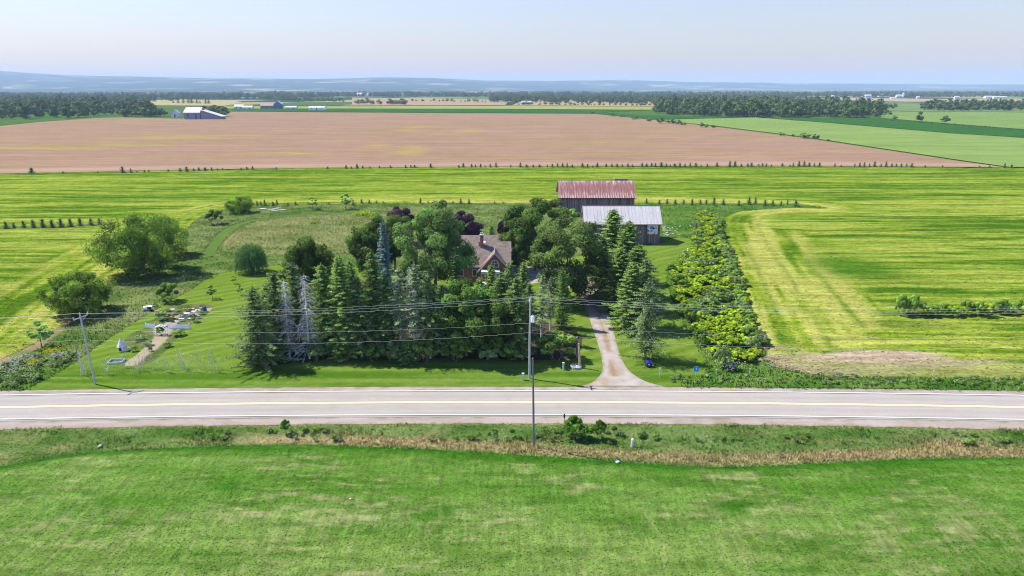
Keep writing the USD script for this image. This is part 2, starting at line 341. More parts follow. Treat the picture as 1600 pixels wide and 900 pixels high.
def sheet(name, pg, step, colf, zf, mat, seed=1, asp=1.0, edge=None, kind='structure', parent='/World'):
    st = step if callable(step) else (lambda y: step)
    b = ring_points(pg, st); tree = cKDTree(b)
    g = grid_points(pg, st, seed, asp)
    d = tree.query(g)[0]; g = g[d > np.array([0.45 * st(y) for y in g[:, 1]])]
    p = np.vstack([b, g]); dist = np.r_[np.zeros(len(b)), tree.query(g)[0]]
    tri = Delaunay(p / [asp, 1.0]).simplices
    c = p[tri].mean(1); area = np.cross(p[tri[:, 1]] - p[tri[:, 0]], p[tri[:, 2]] - p[tri[:, 0]])
    keep = shapely.contains_xy(pg, c[:, 0], c[:, 1]) & (np.abs(area) > 1e-6); tri = tri[keep]; area = area[keep]
    tri[area < 0] = tri[area < 0][:, ::-1]
    z = zf(p[:, 0], p[:, 1], dist); col = colf(p[:, 0], p[:, 1], dist)
    v = np.column_stack([p, z]); n = meshkit.arrays(trimesh.Trimesh(v, tri, process=False), True)[2]
    mesh(name, (v, tri), mat, parent, col, n, kind=kind)
    return p, z, col

flat = lambda z0: (lambda x, y, d: np.full(x.shape, z0))
def bumpy(z0, amp, s=1.0, seed=0): return lambda x, y, d: z0 + amp * (noise2(x, y, s, s, 3, seed) - 0.3) * sstep(0, 0.8, d)

# --- road with its worn wheel paths
rc = W(curve_px([(0, 636.7), (400, 631.3), (800, 628.3), (1000, 629.2), (1300, 632), (1600, 636.7)], XS), False)
rtree = cKDTree(LineString(rc).segmentize(0.25).coords)
def road_col(x, y, d):
    q, i = rtree.query(np.stack([x, y], 1))
    lane = np.abs(((q - 1.75) / 0.85)); wear = np.exp(-((np.abs(q - 1.75) - 0.85) / 0.35) ** 2)
    n = noise2(x, y, 14, 0.5, 3, 3); n2 = noise2(x, y, 2.0, 2.0, 3, 4)
    c = mixc(S(211, 203, 196), S(225, 217, 208), wear * 0.8)
    c = c * (1 + 0.20 * (n - 0.5) + 0.10 * (n2 - 0.5))[:, None]
    return mixc(c, S(196, 184, 184), sstep(3.45, 3.9, q) * 0.35)
sheet('road', CL['road'], 0.55, road_col, lambda x, y, d: 0.06 * sstep(0, 3, d) + 0.0, M['asphalt'], asp=2.0)
def line_band(samples, hw, name, mat, label=None):
    c = LineString(W(curve_px(samples, XS), False)).segmentize(1.0); pg = c.buffer(hw, cap_style=2)
    o = np.array(c.coords); t = np.gradient(o, axis=0); t /= np.linalg.norm(t, axis=1, keepdims=True); nn = np.stack([-t[:, 1], t[:, 0]], 1)
    zc = 0.067
    v = np.vstack([np.column_stack([o + nn * hw, np.full(len(o), zc)]), np.column_stack([o - nn * hw, np.full(len(o), zc)])])
    k = len(o); i = np.arange(k - 1); f = np.vstack([np.stack([k + i, k + i + 1, i + 1], 1), np.stack([k + i, i + 1, i], 1)])
    mesh(name, (v, f), mat, kind='structure')
line_band([(0, 618), (400, 613.3), (800, 610.3), (1000, 612), (1300, 614.8), (1600, 618)], 0.10, 'white_edge_line', M['linewhite'])
line_band([(0, 655.5), (400, 650.8), (800, 647.7), (1000, 648.8), (1300, 652.3), (1600, 655.8)], 0.10, 'white_edge_line', M['linewhite'])
line_band([(0, 636.2), (400, 630.8), (800, 627.8), (1000, 628.7), (1300, 631.5), (1600, 636.2)], 0.075, 'yellow_centre_line', M['lineyellow'])
line_band([(0, 637.6), (400, 632.2), (800, 629.2), (1000, 630.1), (1300, 632.9), (1600, 637.6)], 0.075, 'yellow_centre_line', M['lineyellow'])
def grav_col(x, y, d):
    n = noise2(x, y, 6, 0.5, 4, 9); n2 = noise2(x, y, 1.2, 1.2, 3, 8)
    c = mixc(S(206, 190, 178), S(222, 208, 200), sstep(.3, .7, n)); c = mixc(c, S(176, 152, 132), sstep(.55, .75, n2) * .55)
    return mixc(c, S(150, 160, 100), (1 - sstep(0.0, 0.55, d)) * sstep(.4, .6, n2) * 0.8 * (y > 70))
for g in (grN.difference(R['drive']), grS):
    sheet('gravel_shoulder', g, 0.4, grav_col, lambda x, y, d: -0.01 - 0.03 * noise2(x, y, 1.5, 1.5, 2, 2), M['gravel'], asp=2.0)

# --- gravel driveway with two worn tracks
dc = W([(985, 606), (962, 590), (955, 570), (951, 545), (941, 510), (932, 480), (916, 455)]); dtree = cKDTree(LineString(dc).segmentize(0.2).coords)
def drive_col(x, y, d):
    q = dtree.query(np.stack([x, y], 1))[0]
    n = noise2(x, y, 1.2, 1.2, 4, 12); n2 = noise2(x, y, 4, 4, 3, 13)
    c = mixc(S(206, 194, 182), S(230, 220, 212), sstep(.3, .65, n))
    c = mixc(c, S(176, 140, 98), np.exp(-(q / 0.45) ** 2) * sstep(.25, .5, n2) * (y > G(955, 588)[1]) * 0.8)
    c = mixc(c, S(190, 158, 116), sstep(.55, .7, n2) * 0.5)
    return mixc(c, S(130, 140, 85), (1 - sstep(0, 0.5, d)) * sstep(.4, .6, n) * .7)
sheet('gravel_driveway', CL['drive'], 0.4, drive_col, bumpy(0.0, 0.06, 0.8, 3), M['gravel'])

# --- lawn, mown in stripes
def lawn_col(x, y, d):
    a = math.radians(38); u = x * math.cos(a) + y * math.sin(a); v = -x * math.sin(a) + y * math.cos(a)
    n = noise2(u, v, 26, 1.3, 4, 20); n2 = noise2(x, y, 3, 3, 4, 21); n3 = noise2(x, y, 18, 18, 3, 22)
    stripe = 0.5 + 0.5 * np.sin(v * 2 * math.pi / 2.6 + 2.0 * n3)
    c = mixc(S(104, 144, 34), S(156, 180, 74), np.clip(0.42 * stripe + 1.15 * (n - 0.5) + 0.3, 0, 1))
    c = mixc(c, S(150, 178, 104), sstep(.55, .75, n) * 0.7)
    c = mixc(c, S(165, 172, 105), sstep(.6, .78, n2) * sstep(.45, .7, n3) * 0.5)
    nr = np.exp(-((y - np.interp(x, rc[:, 0], rc[:, 1]) - 9.0) / 5.0) ** 2)
    c = mixc(c, mixc(S(96, 138, 38), S(140, 172, 74), sstep(.35, .65, noise2(x, y, 14, 0.7, 3, 23))), nr)
    return c * (1 + 0.35 * (noise2(x, y, .6, .6, 2, 24) - .5))[:, None]
LAWN = sheet('lawn', CL['lawn'], lambda y: 0.45 if y < 130 else 0.8, lawn_col, bumpy(0.0, 0.10, 1.5, 5), M['turf'])
# --- rough grass
def rough_col(x, y, d):
    n = noise2(x, y, 5, 3.5, 4, 30); n2 = noise2(x, y, 1.2, 1.2, 3, 31); n3 = noise2(x, y, 16, 10, 3, 32)
    c = mixc(S(90, 126, 52), S(142, 160, 92), sstep(.3, .68, n)); c = mixc(c, S(158, 150, 112), sstep(.5, .72, n3) * sstep(.4, .6, n2) * .6)
    fr = (y < 92) | (x > 22)
    c = np.where(fr[:, None], mixc(S(84, 132, 44), S(124, 160, 72), sstep(.3, .7, n)), c)
    return c * (1 + 0.7 * (n2 - .5))[:, None]
ROUGH = sheet('rough_grass', CL['rough'], lambda y: 0.6 if y < 120 else 1.0, rough_col, bumpy(0.03, 0.5, 1.6, 6), M['turf'])
def meadow_col(x, y, d):
    n = noise2(x, y, 14, 4, 4, 40); n2 = noise2(x, y, 1.5, 1.2, 3, 41); n3 = noise2(x, y, 12, 6, 3, 42)
    c = mixc(S(124, 146, 76), S(160, 168, 106), sstep(.3, .65, n)); c = mixc(c, S(182, 160, 122), sstep(.52, .7, n3) * 0.45)
    return c * (1 + 0.6 * (n2 - .5))[:, None]
MEADOW = sheet('meadow', CL['meadow'], 0.9, meadow_col, lambda x, y, d: 0.05 + 0.4 * sstep(0, 0.7, d) + 0.35 * (noise2(x, y, 2, 1.5, 3, 7) - .5) * sstep(0, 1, d), M['turf'])
sheet('mown_path', CL['mown'], 0.8, lambda x, y, d: mixc(S(98, 136, 56), S(124, 156, 78), noise2(x, y, 3, 3, 3, 45)), bumpy(0.02, 0.06, 1, 3), M['turf'])
sheet('dirt_strip', CL['dirt'], 0.6, lambda x, y, d: mixc(mixc(S(160, 138, 108), S(196, 174, 142), noise2(x, y, 1.5, 1.5, 4, 46)), S(120, 150, 60), sstep(.5, .65, noise2(x, y, 3, 3, 3, 47)) * .7), bumpy(0.02, 0.1, .8, 4), M['soil'])
sheet('grass_strip', CL['strip'], 0.9, lambda x, y, d: mixc(S(110, 128, 70), S(150, 146, 104), noise2(x, y, 3, 3, 3, 48)), bumpy(0.1, 0.3, 1.2, 4), M['turf'])
sheet('needle_litter', CL['bed'], 0.6, lambda x, y, d: mixc(mixc(S(92, 80, 62), S(120, 106, 84), noise2(x, y, 2, 2, 4, 50)), S(70, 104, 40), sstep(.42, .6, noise2(x, y, 4, 4, 3, 51))), bumpy(0.03, 0.2, 1.0, 8), M['soil'])
gp = LineString(W([(203, 571), (218, 556), (235, 545), (250, 530), (262, 512), (290, 490), (326, 484)]))
def garden_col(x, y, d):
    q = shapely.distance(gp, shapely.points(x, y)); n = noise2(x, y, 1, 1, 4, 55)
    path = mixc(S(196, 180, 150), S(214, 200, 172), n); bed = mixc(S(96, 124, 58), S(138, 146, 92), sstep(.35, .65, n))
    return mixc(path, bed, sstep(0.9, 1.3, q + 0.6 * (n - .5)))
sheet('garden_ground', CL['garden'], 0.3, garden_col, bumpy(0.02, 0.1, .7, 9), M['soil'])

# --- soybeans: rows along the road, headland rows that follow the edge
lseg = LineString(wl).segmentize(0.8); lpts = np.array(lseg.coords); ltree = cKDTree(lpts); larc = np.r_[0, np.cumsum(np.linalg.norm(np.diff(lpts, axis=0), axis=1))]
bare = [(1385, 560, 9, 2.6), (1330, 566, 10, 2.0), (1260, 560, 9, 1.4), (1420, 573, 10, 1.6), (1505, 568, 7, 0.7), (1245, 578, 8, 1.2), (1320, 582, 12, 1.2)]
def soy_col(x, y, d):
    q, i = ltree.query(np.stack([x, y], 1)); s = larc[i]
    n = noise2(x, y, 34, 2.0, 4, 60); nb = noise2(x, y, 90, 5.5, 3, 61); n2 = noise2(x, y, 5, 1.0, 3, 62); big = noise2(x, y, 60, 40, 3, 63); fine = noise2(x, y, 11, 0.9, 3, 69)
    g0, g1, g2 = S(90, 132, 26), S(140, 172, 50), S(186, 198, 86)
    t = np.clip((n - .5) * 3.0 + (nb - .5) * 1.8 + (big - .5) * 0.9 + (fine - .5) * 2.2 + 0.48, 0, 1)
    inner = mixc(g0, g1, sstep(0, .5, t)); inner = mixc(inner, g2, sstep(.5, 1.0, t) * 0.85)
    far = sstep(180, 330, y); inner = mixc(inner, mixc(S(96, 138, 28), S(164, 188, 60), t), far * 0.7)
    hn = noise2(s, q, 22, 1.3, 4, 64); hb = noise2(s, q, 40, 4.5, 3, 65); hp = noise2(x, y, 7, 7, 4, 66)
    h = np.clip((hn - .5) * 2.4 + (hb - .5) * 2.2 + (hp - .5) * 1.2 + (fine - .5) * .8 + .58, 0, 1)
    head = mixc(S(98, 138, 28), S(156, 182, 52), sstep(0, .40, h)); head = mixc(head, S(202, 206, 102), sstep(.40, .85, h))
    for k in (4.5, 10.0, 17.0):
        head = mixc(head, S(82, 134, 26), np.exp(-((q - k - 3.0 * (hb - .5)) / 0.55) ** 2) * sstep(.38, .6, hp + .1) * .42)
    side = (y < 190) & (x > 20) | (y < 200) & (x < -40)
    wd = np.where(side, 21.0, 13.0) + 10 * (noise2(x, y, 25, 25, 2, 67) - .5)
    c = mixc(head, inner, sstep(wd - 3.5, wd + 3.5, q))
    dark = np.exp(-(((x - G(1335, 420)[0]) / 9) ** 2 + ((y - G(1335, 420)[1]) / 11) ** 2)); c = mixc(c, S(84, 138, 28), np.clip(dark * 1.1, 0, .8))
    for px, py, rx, ry in bare:
        cx, cy = G(px, py); e = ((x - cx) / rx) ** 2 + ((y - cy) / ry) ** 2
        c = mixc(c, mixc(S(206, 178, 150), S(226, 206, 182), hn), np.clip(1.3 - e + 1.6 * (noise2(x, y, 3, .8, 4, 68) - .5), 0, 1))
    near = (x > 25) & (y < 100); nn2 = np.where(near, sstep(7.5, 3.0, q), 0)
    c = mixc(c, mixc(S(150, 172, 84), S(188, 182, 118), hp), nn2 * 0.75)
    return c * (1 + 0.30 * (n2 - .5))[:, None]
def soy_z(x, y, d):
    return 0.05 + sstep(0.0, 1.2, d) * (0.30 + 0.35 * (noise2(x, y, 3.0, 1.3, 3, 70) - .5) + 0.30 * (noise2(x, y, 20, 2.5, 2, 71) - .5))
SOY = sheet('soybean_field', CL['soy'], lambda y: float(np.clip((y - 60) / 170, 0.42, 1.5)), soy_col, soy_z, M['crop'], asp=1.4)

# --- the young crop in front of the road and its verge
wob = lambda x: 0
def near_mask(x, y):
    wx = x + 3.0 * (noise2(x, y, 7, 5, 3, 181) - .5); wy = y + 2.0 * (noise2(x, y, 6, 5, 3, 182) - .5)
    v1 = noise2(wx, wy, 2.6, 0.45, 5, 80); v2 = noise2(wx, wy, 0.6, 2.0, 5, 81); v3 = noise2(x, y, 9, 5, 4, 82); v4 = noise2(x, y, .8, .45, 3, 183)
    b = sstep(.50, .70, 0.52 * v1 + 0.36 * v3 + .14 * v4); b2 = sstep(.51, .70, 0.50 * v2 + 0.40 * v3 + .12 * v4) * sstep(62, 54, y)
    return np.clip(np.maximum(b, 0.85 * b2), 0, 1)
def near_col(x, y, d):
    n = noise2(x, y, 9, 2.0, 4, 83); n2 = noise2(x, y, .9, .5, 3, 84); n4 = noise2(x, y, 22, 12, 3, 88)
    c = mixc(S(96, 148, 44), S(134, 174, 78), sstep(.3, .7, .6 * n + .4 * n4))
    c = mixc(c, S(152, 182, 92), sstep(.5, .72, n4) * sstep(.4, .65, n) * 0.5)
    rows = (0.5 + 0.5 * np.sin(x * 2 * math.pi / 0.62 + 2 * noise2(x, y, 3, 6, 2, 85))) * sstep(58, 49, y)
    m = near_mask(x, y)
    arc = np.abs(np.hypot(x + 4, (y - 52) * 1.6) % 7.0 - 3.5); m = np.maximum(m, 0.35 * np.exp(-(arc / .25) ** 2) * sstep(.45, .6, n4))
    c = mixc(c, mixc(S(176, 170, 116), S(206, 196, 152), n2), m * 0.66)
    c = mixc(c, S(160, 166, 100), rows * 0.42 * sstep(.35, .6, n2 + .1))
    c = mixc(c, S(70, 120, 26), sstep(.5, .7, noise2(x, y, 6, .7, 4, 89)) * .5)
    c = mixc(c, S(58, 126, 18), (1 - sstep(0.6, 2.2, d + 1.2 * (n - .5))) * (y > 50) * .85)
    for px, py, r in ((355, 757, 2.2), (700, 795, 0.9), (1150, 790, 1.5)):
        cx, cy = G(px, py); c = mixc(c, S(54, 130, 10), np.exp(-(((x - cx) / r) ** 2 + ((y - cy) / (r * .6)) ** 2)) * .8)
    return c * (1 + 0.75 * (n2 - .5))[:, None]
def near_z(x, y, d): return -0.47 + 0.22 * sstep(0, 1.5, d) + (0.12 * (noise2(x, y, .5, .4, 3, 86) - .5) + 0.10 * (noise2(x, y, 4, 1.5, 2, 87) - .5)) * sstep(0, .5, d)
NEAR = sheet('young_crop_field', CL['near'].intersection(Polygon([(-70, 38), (70, 38), (95, 90), (-95, 90)])), 0.24, near_col, near_z, M['drilled'], asp=1.0)
ntree = cKDTree(LineString(ne).segmentize(0.3).coords)
def dry(x, y):
    q = ntree.query(np.stack([x, y], 1))[0]; n = noise2(x, y, 3, 1.0, 4, 90); g = noise2(x, y, 12, 2, 3, 91)
    t = np.exp(-((q - 1.4 - 1.0 * (g - .5)) / 1.15) ** 2) * sstep(-36, -28, x + 8 * (g - .5))
    t = np.maximum(t, np.exp(-(((x - G(1490, 688)[0]) / 5) ** 2 + ((y - G(1490, 690)[1]) / 1.3) ** 2)))
    return np.clip(t * (0.75 + 1.0 * (n - .45)), 0, 1)
def verge_col(x, y, d):
    n = noise2(x, y, 4, 1.5, 4, 92); n2 = noise2(x, y, .8, .6, 3, 93)
    c = mixc(S(92, 134, 54), S(136, 166, 92), sstep(.3, .7, n)); c = mixc(c, S(186, 168, 120), sstep(.56, .74, noise2(x, y, 7, 1.6, 3, 94)) * .5)
    c = mixc(c, mixc(S(190, 160, 112), S(224, 204, 160), n2), dry(x, y))
    c = mixc(c, S(190, 178, 128), (1 - sstep(0, .5, d)) * (y > 72) * .6)
    return c * (1 + 0.6 * (n2 - .5))[:, None]
gtree = cKDTree(LineString(W(grav_s, False)).segmentize(.4).coords)
def verge_z(x, y, d): return -0.06 - 0.42 * sstep(0.3, 3.0, gtree.query(np.stack([x, y], 1))[0]) + 0.22 * (noise2(x, y, .8, .6, 3, 95) - .5) * sstep(0, .6, d)
VERGE = sheet('road_verge', CL['verge_s'], 0.32, verge_col, verge_z, M['turf'], asp=1.3)

# --- far fields
def far_col(c0, c1, seed, extra=None):
    def f(x, y, d):
        n = noise2(x, y, 90, 14, 4, seed); t = sstep(.35, .7, n)
        c = mixc(np.asarray(c0) * np.ones((len(x), 3)), c1, t * .6) * (1 + 0.16 * (noise2(x, y, 30, 30, 3, seed + 1) - .5))[:, None]
        return extra(x, y, c) if extra else c
    return f
def stub_extra(x, y, c):
    yel = S(208, 190, 96)
    for px, py, rx, ry in ((270, 216, 70, 22), (200, 228, 40, 12), (60, 232, 60, 12), (320, 212, 60, 10), (650, 200, 14, 90), (640, 235, 12, 50), (735, 205, 16, 60), (440, 240, 30, 14), (590, 228, 10, 50)):
        cx, cy = G(px, py); e = ((x - cx) / rx) ** 2 + ((y - cy) / ry) ** 2
        c = mixc(c, yel, np.clip(1.1 - e + 3.4 * (noise2(x, y, 9, 5, 4, 101) - .58), 0, 1) * 0.65)
    a = 0.5 + 0.5 * np.sin((x * 0.55 + y * 0.9) * 2 * math.pi / 11)
    c = c * (1 + 0.10 * (a - .5) + 0.16 * (noise2(x, y, 150, 5, 3, 102) - .5))[:, None]
    return mixc(c, S(226, 198, 178), np.exp(-((y - np.interp(x, br[:, 0], br[:, 1]) - 14) / 9) ** 2) * .45)
done = unary_union([soy_all])
for i, (nm, pts, c0, c1) in enumerate(FAR):
    pg = poly(pts, False).buffer(0).difference(done); done = unary_union([done, pg])
    sheet(nm, pg, lambda y: float(np.clip(y / 110, 3.0, 25.0)), far_col(c0, c1, 100 + i, stub_extra if nm == 'stubble_field' else None),
          lambda x, y, d: 0.05 + 0.25 * sstep(0, 6, d) * noise2(x, y, 25, 10, 2, 9), M['stubble' if nm == 'stubble_field' else 'far'], asp=2.5)

# --- the land beyond, out to the escarpment
def hills(x, y):
    """ridge of the escarpment: about 9 to 16 km off, higher to the left"""
    b = x / np.maximum(y, 1); px = 800 + b * FPX * 0.96
    crest = np.interp(px, [-400, 0, 60, 130, 200, 320, 400, 520, 600, 690, 760, 850, 960, 1080, 1200, 1330, 1420, 1560, 1700, 2200], [330, 300, 300, 262, 225, 205, 190, 178, 205, 190, 162, 150, 165, 140, 112, 105, 95, 96, 88, 80])
    w = noise2(x, y, 1500, 2500, 4, 110)
    front = np.interp(px, [0, 400, 700, 1000, 2000], [8500, 8000, 8500, 12000, 12500])
    up = sstep(front, front + 4200, y + 900 * (w - .5))
    return 1.25 * crest * up * (0.55 + 0.45 * sstep(front + 2000, 15500, y)) * (0.9 + 0.2 * w) + 14 * noise2(x, y, 900, 900, 3, 111) * sstep(2500, 7000, y)
def land_col(x, y):
    cx = np.floor(x / 260 + 0.6 * np.sin(y / 900)); cy = np.floor(y / 420)
    r = np.modf(np.abs(np.sin(cx * 12.9898 + cy * 78.233) * 43758.5453))[0]
    pal = np.array([S(122, 150, 90), S(150, 172, 104), S(70, 100, 60), S(62, 92, 56), S(205, 186, 150), S(98, 132, 72), S(60, 90, 54), S(190, 182, 132)])
    c = pal[(r * 7.99).astype(int)]
    wood = sstep(.46, .54, noise2(x, y, 900, 500, 4, 112)) * sstep(3000, 4500, y); hw_ = sstep(.49, .56, noise2(x, y, 700, 420, 5, 115)) * sstep(6500, 8500, y); wood = np.maximum(wood, hw_)
    c = mixc(c, S(40, 66, 40), wood * .97)
    return mixc(c, S(96, 134, 62), (y < 1500) * 1.0)
ys2 = np.r_[np.linspace(-200, 1200, 16), np.geomspace(1250, 26000, 190)]; us2 = np.linspace(-1.25, 1.25, 420)
Y2, U2 = np.meshgrid(ys2, us2, indexing='ij'); X2 = U2 * np.maximum(Y2, 900)
v = np.stack([X2.ravel(), Y2.ravel(), (hills(X2, Y2) - 0.35 - 0.4 * (Y2 < 90)).ravel()], 1); n0, n1 = Y2.shape
ii, jj = np.meshgrid(np.arange(n0 - 1), np.arange(n1 - 1), indexing='ij'); a = ii * n1 + jj
f = np.stack([a, a + 1, a + n1 + 1, a + n1], -1).reshape(-1, 4); f = np.vstack([f[:, [0, 1, 2]], f[:, [0, 2, 3]]])
mesh('ground', (v, f), M['far'], col=land_col(v[:, 0], v[:, 1]), normals=meshkit.arrays((v, f), True)[2], kind='structure')
hz = box(-36000, -1500, -3, 36000, 30000, 380)
mesh('haze', hz, haze_mat, kind='stuff')

# ------------------------------------------------------------------ plants
def quads(c, n, size, rng, asp=0.6, fold=0.0):
    n = n / (np.linalg.norm(n, axis=1, keepdims=True) + 1e-9)
    r = rng.normal(size=c.shape); t = np.cross(n, r); t /= np.linalg.norm(t, axis=1, keepdims=True) + 1e-9; b = np.cross(n, t)
    s = np.broadcast_to(size, (len(c),))[:, None] * 0.5
    v = np.stack([c - t * s, c - b * s * asp - n * s * fold, c + t * s, c + b * s * asp - n * s * fold], 1).reshape(-1, 3)
    k = np.arange(len(c))[:, None] * 4
    return v, np.vstack([k + [0, 1, 2], k + [0, 2, 3]])

def sphere_dirs(n, rng):
    d = rng.normal(size=(n, 3)); return d / np.linalg.norm(d, axis=1, keepdims=True)

def shade_leaf(base, n, rng, clump=None, var=0.28, hue=0.12):
    v = 1 + var * np.clip(rng.normal(size=n), -2, 2) * 0.6
    c = np.asarray(base)[None] * v[:, None]
    if clump is not None: c = c * clump[:, None]
    c[:, 0] *= 1 + hue * rng.normal(size=n); c[:, 2] *= 1 + hue * rng.normal(size=n)
    return np.clip(c, 0.003, 0.8)

def crown_limbs(trunk_top, targets, r0, rng, sag=0.1):
    out = []
    for t in targets:
        m = trunk_top + (t - trunk_top) * 0.5 + np.array([0, 0, -sag * np.linalg.norm(t - trunk_top)]) + rng.normal(size=3) * 0.15
        out.append(tube([trunk_top, m, t], [r0, r0 * .6, r0 * .2], 5, False))
    return out

def broadleaf(kind, seed, h, w, base, trunk=0.16, nclump=70, nleaf=16000, leaf=0.42, lobes=0.5, low=-0.7, tr=None, hang=0.0, mat='leaf', flat=1.0, stems=1, clump_r=0.105, bark='bark', skew=0.0, depth=0.55):
    rng = np.random.default_rng(seed); cz = h * (trunk + (1 - trunk) * 0.48); rz = h * (1 - trunk) * 0.5; rx = w / 2
    d = sphere_dirs(nclump * 3, rng); d = d[d[:, 2] > low][:nclump]
    f = 0.72 + lobes * (meshkit.fbm(d * 1.7 + seed * 3.1, 3, seed) - 0.1)
    rad = np.where(rng.random(len(d)) < .72, rng.uniform(.82, 1.0, len(d)), rng.uniform(depth - .2, .82, len(d))) * f
    taper = np.where(d[:, 2] < 0, 1.0 + 0.25 * d[:, 2], 1.0)
    cc = d * rad[:, None] * np.array([rx, rx, rz]) * np.stack([taper, taper, np.ones_like(taper)], 1) + [0, 0, cz]
    cc[:, 0] += skew * (cc[:, 2] - cz)
    rc_ = w * clump_r * rng.uniform(.7, 1.35, len(cc)); tone = np.clip(1 + 0.30 * rng.normal(size=len(cc)), .5, 1.6)
    wgt = rc_ ** 2; k = rng.choice(len(cc), nleaf, p=wgt / wgt.sum())
    o = sphere_dirs(nleaf, rng); r = rc_[k] * rng.uniform(.45, 1.08, nleaf) ** .7
    out = (cc[k] - [0, 0, cz]) / [rx, rx, rz]
    p = cc[k] + o * r[:, None] * [1, 1, .75 * flat]
    if hang: p[:, 2] -= hang * rng.random(nleaf) ** 1.5 * w * .12
    p[:, 2] = np.maximum(p[:, 2], 0.05)
    nrm = o * .75 + out * .45 + [0, 0, .35] + rng.normal(size=(nleaf, 3)) * .45
    v, fc = quads(p, nrm, leaf * rng.uniform(.7, 1.3, nleaf), rng, .65, .25)
    col = np.repeat(shade_leaf(base, nleaf, rng, tone[k]), 4, 0)
    path = kind_of(kind); mesh('crown', (v, fc), M[mat], path, col)
    tw = []; r0 = tr or 0.022 * h
    for s in range(stems):
        off = np.zeros(3) if stems == 1 else np.r_[rng.normal(size=2) * .04 * w, 0]
        top = np.array([off[0] * 3 + skew * .3 * h * 0, off[1] * 3, h * (trunk + .18)])
        tw.append(tube([off - [0, 0, .3], off * 1.5 + [0, 0, h * trunk * .6], top, top + [rng.normal() * .2, rng.normal() * .2, h * .28]], [r0 * 1.35, r0, r0 * .8, r0 * .25], 7))
        sel = rng.choice(len(cc), max(3, 14 // stems), replace=False); tw += crown_limbs(top, cc[sel], r0 * .5, rng)
    mesh('trunk', join(tw), M[bark], path)
    return path

def conifer(kind, seed, h, w, base, bare=0.04, droop=0.28, dens=1.0, size=0.52, irregular=0.15, power=0.60, whorl=0.40, mat='needle', sparse=0.0, tip=None, bark='bark'):
    rng = np.random.default_rng(seed); P, Nn, Sz, Tn = [], [], [], []; br = []
    z = bare * h
    while z < h * 0.985:
        t = (z - bare * h) / (h * (1 - bare)); Lb = w / 2 * ((1 - t) ** power) * (0.35 + 0.65 * min(1, (t + .06) / .16)) + 0.12
        for a in rng.uniform(0, 6.283) + np.arange(6) * 1.047 + rng.normal(size=6) * .2:
            if rng.random() < sparse: continue
            l = Lb * (1 + irregular * rng.normal()); l = max(l, .15); ca, sa = math.cos(a), math.sin(a)
            n = max(2, int(l / .20 * dens)); s = np.linspace(.12, 1, n)
            zz = z + l * (0.22 * s * (t + .25) - droop * s ** 1.6 + .12 * s ** 4) + rng.normal() * .05
            lat = (1 - s * .75) * min(.42 * l, .8)
            for side in (-1, 0, 1):
                off = side * lat * rng.uniform(.5, 1.0, n)
                x = ca * s * l - sa * off; y = sa * s * l + ca * off
                P.append(np.stack([x, y, zz - np.abs(off) * .25 - rng.random(n) * .10], 1))
                Nn.append(np.stack([ca * .45 + rng.normal(size=n) * .35, sa * .45 + rng.normal(size=n) * .35, .75 + rng.normal(size=n) * .3], 1))
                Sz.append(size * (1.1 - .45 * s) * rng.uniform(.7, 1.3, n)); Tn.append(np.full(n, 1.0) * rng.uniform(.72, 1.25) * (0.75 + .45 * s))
            if rng.random() < .5 or sparse > .2:
                br.append(tube([[0, 0, z], [ca * l * .5, sa * l * .5, z + l * (.07 - droop * .33)], [ca * l * .95, sa * l * .95, z + l * (.2 - droop)]], [.035, .022, .008], 3, False))
        z += whorl * rng.uniform(.8, 1.2) * (1.0 if t < .8 else .75)
    P, Nn, Sz, Tn = np.vstack(P), np.vstack(Nn), np.concatenate(Sz), np.concatenate(Tn)
    top = np.array([[0, 0, h * .99]] * 6) + rng.normal(size=(6, 3)) * [.06, .06, .2]
    P = np.vstack([P, top]); Nn = np.vstack([Nn, rng.normal(size=(6, 3))]); Sz = np.r_[Sz, [size * .7] * 6]; Tn = np.r_[Tn, [1.1] * 6]
    P[:, 2] = np.maximum(P[:, 2], .04)
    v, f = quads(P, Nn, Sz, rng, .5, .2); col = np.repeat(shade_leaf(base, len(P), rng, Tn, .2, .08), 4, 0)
    path = kind_of(kind); mesh('crown', (v, f), M[mat], path, col)
    r0 = .016 * h + .03
    mesh('trunk', join([tube([[0, 0, -.3], [0, 0, h * .35], [0, 0, h * .97]], [r0, r0 * .7, .02], 7)] + br), M[bark], path)
    return path

def dead_conifer(kind, seed, h, w):
    rng = np.random.default_rng(seed); br = []
    z = h * .10
    while z < h * .98:
        t = z / h; Lb = w / 2 * (1 - t) ** .7 + .2
        for a in rng.uniform(0, 6.28, 5):
            l = Lb * rng.uniform(.35, 1.25); ca, sa = math.cos(a), math.sin(a)
            q = np.array([[0, 0, z], [ca * l * .45, sa * l * .45, z + .05 * l], [ca * l * .8, sa * l * .8, z - .12 * l], [ca * l, sa * l, z - .3 * l]])
            br.append(tube(q, [.045, .035, .025, .012], 3, False))
            for s in rng.uniform(.25, .95, 3):
                p = q[0] + (q[3] - q[0]) * s + [0, 0, .18 * l * (1 - abs(2 * s - 1))]; side = rng.choice([-1, 1]); ll = rng.uniform(.3, .75)
                br.append(tube([p, p + [(-sa * side * .6 + ca * .5) * ll, (ca * side * .6 + sa * .5) * ll, -.25 * ll], p + [(-sa * side * .7 + ca * .8) * ll, (ca * side * .7 + sa * .8) * ll, -.75 * ll]], [.022, .018, .01], 3, False))
        z += .36
    path = kind_of(kind); mesh('branches', join(br), M['deadwood'], path)
    mesh('trunk', tube([[0, 0, -.3], [0, 0, h * .5], [0, 0, h]], [.17, .11, .02], 7), M['deadwood'], path)
    return path

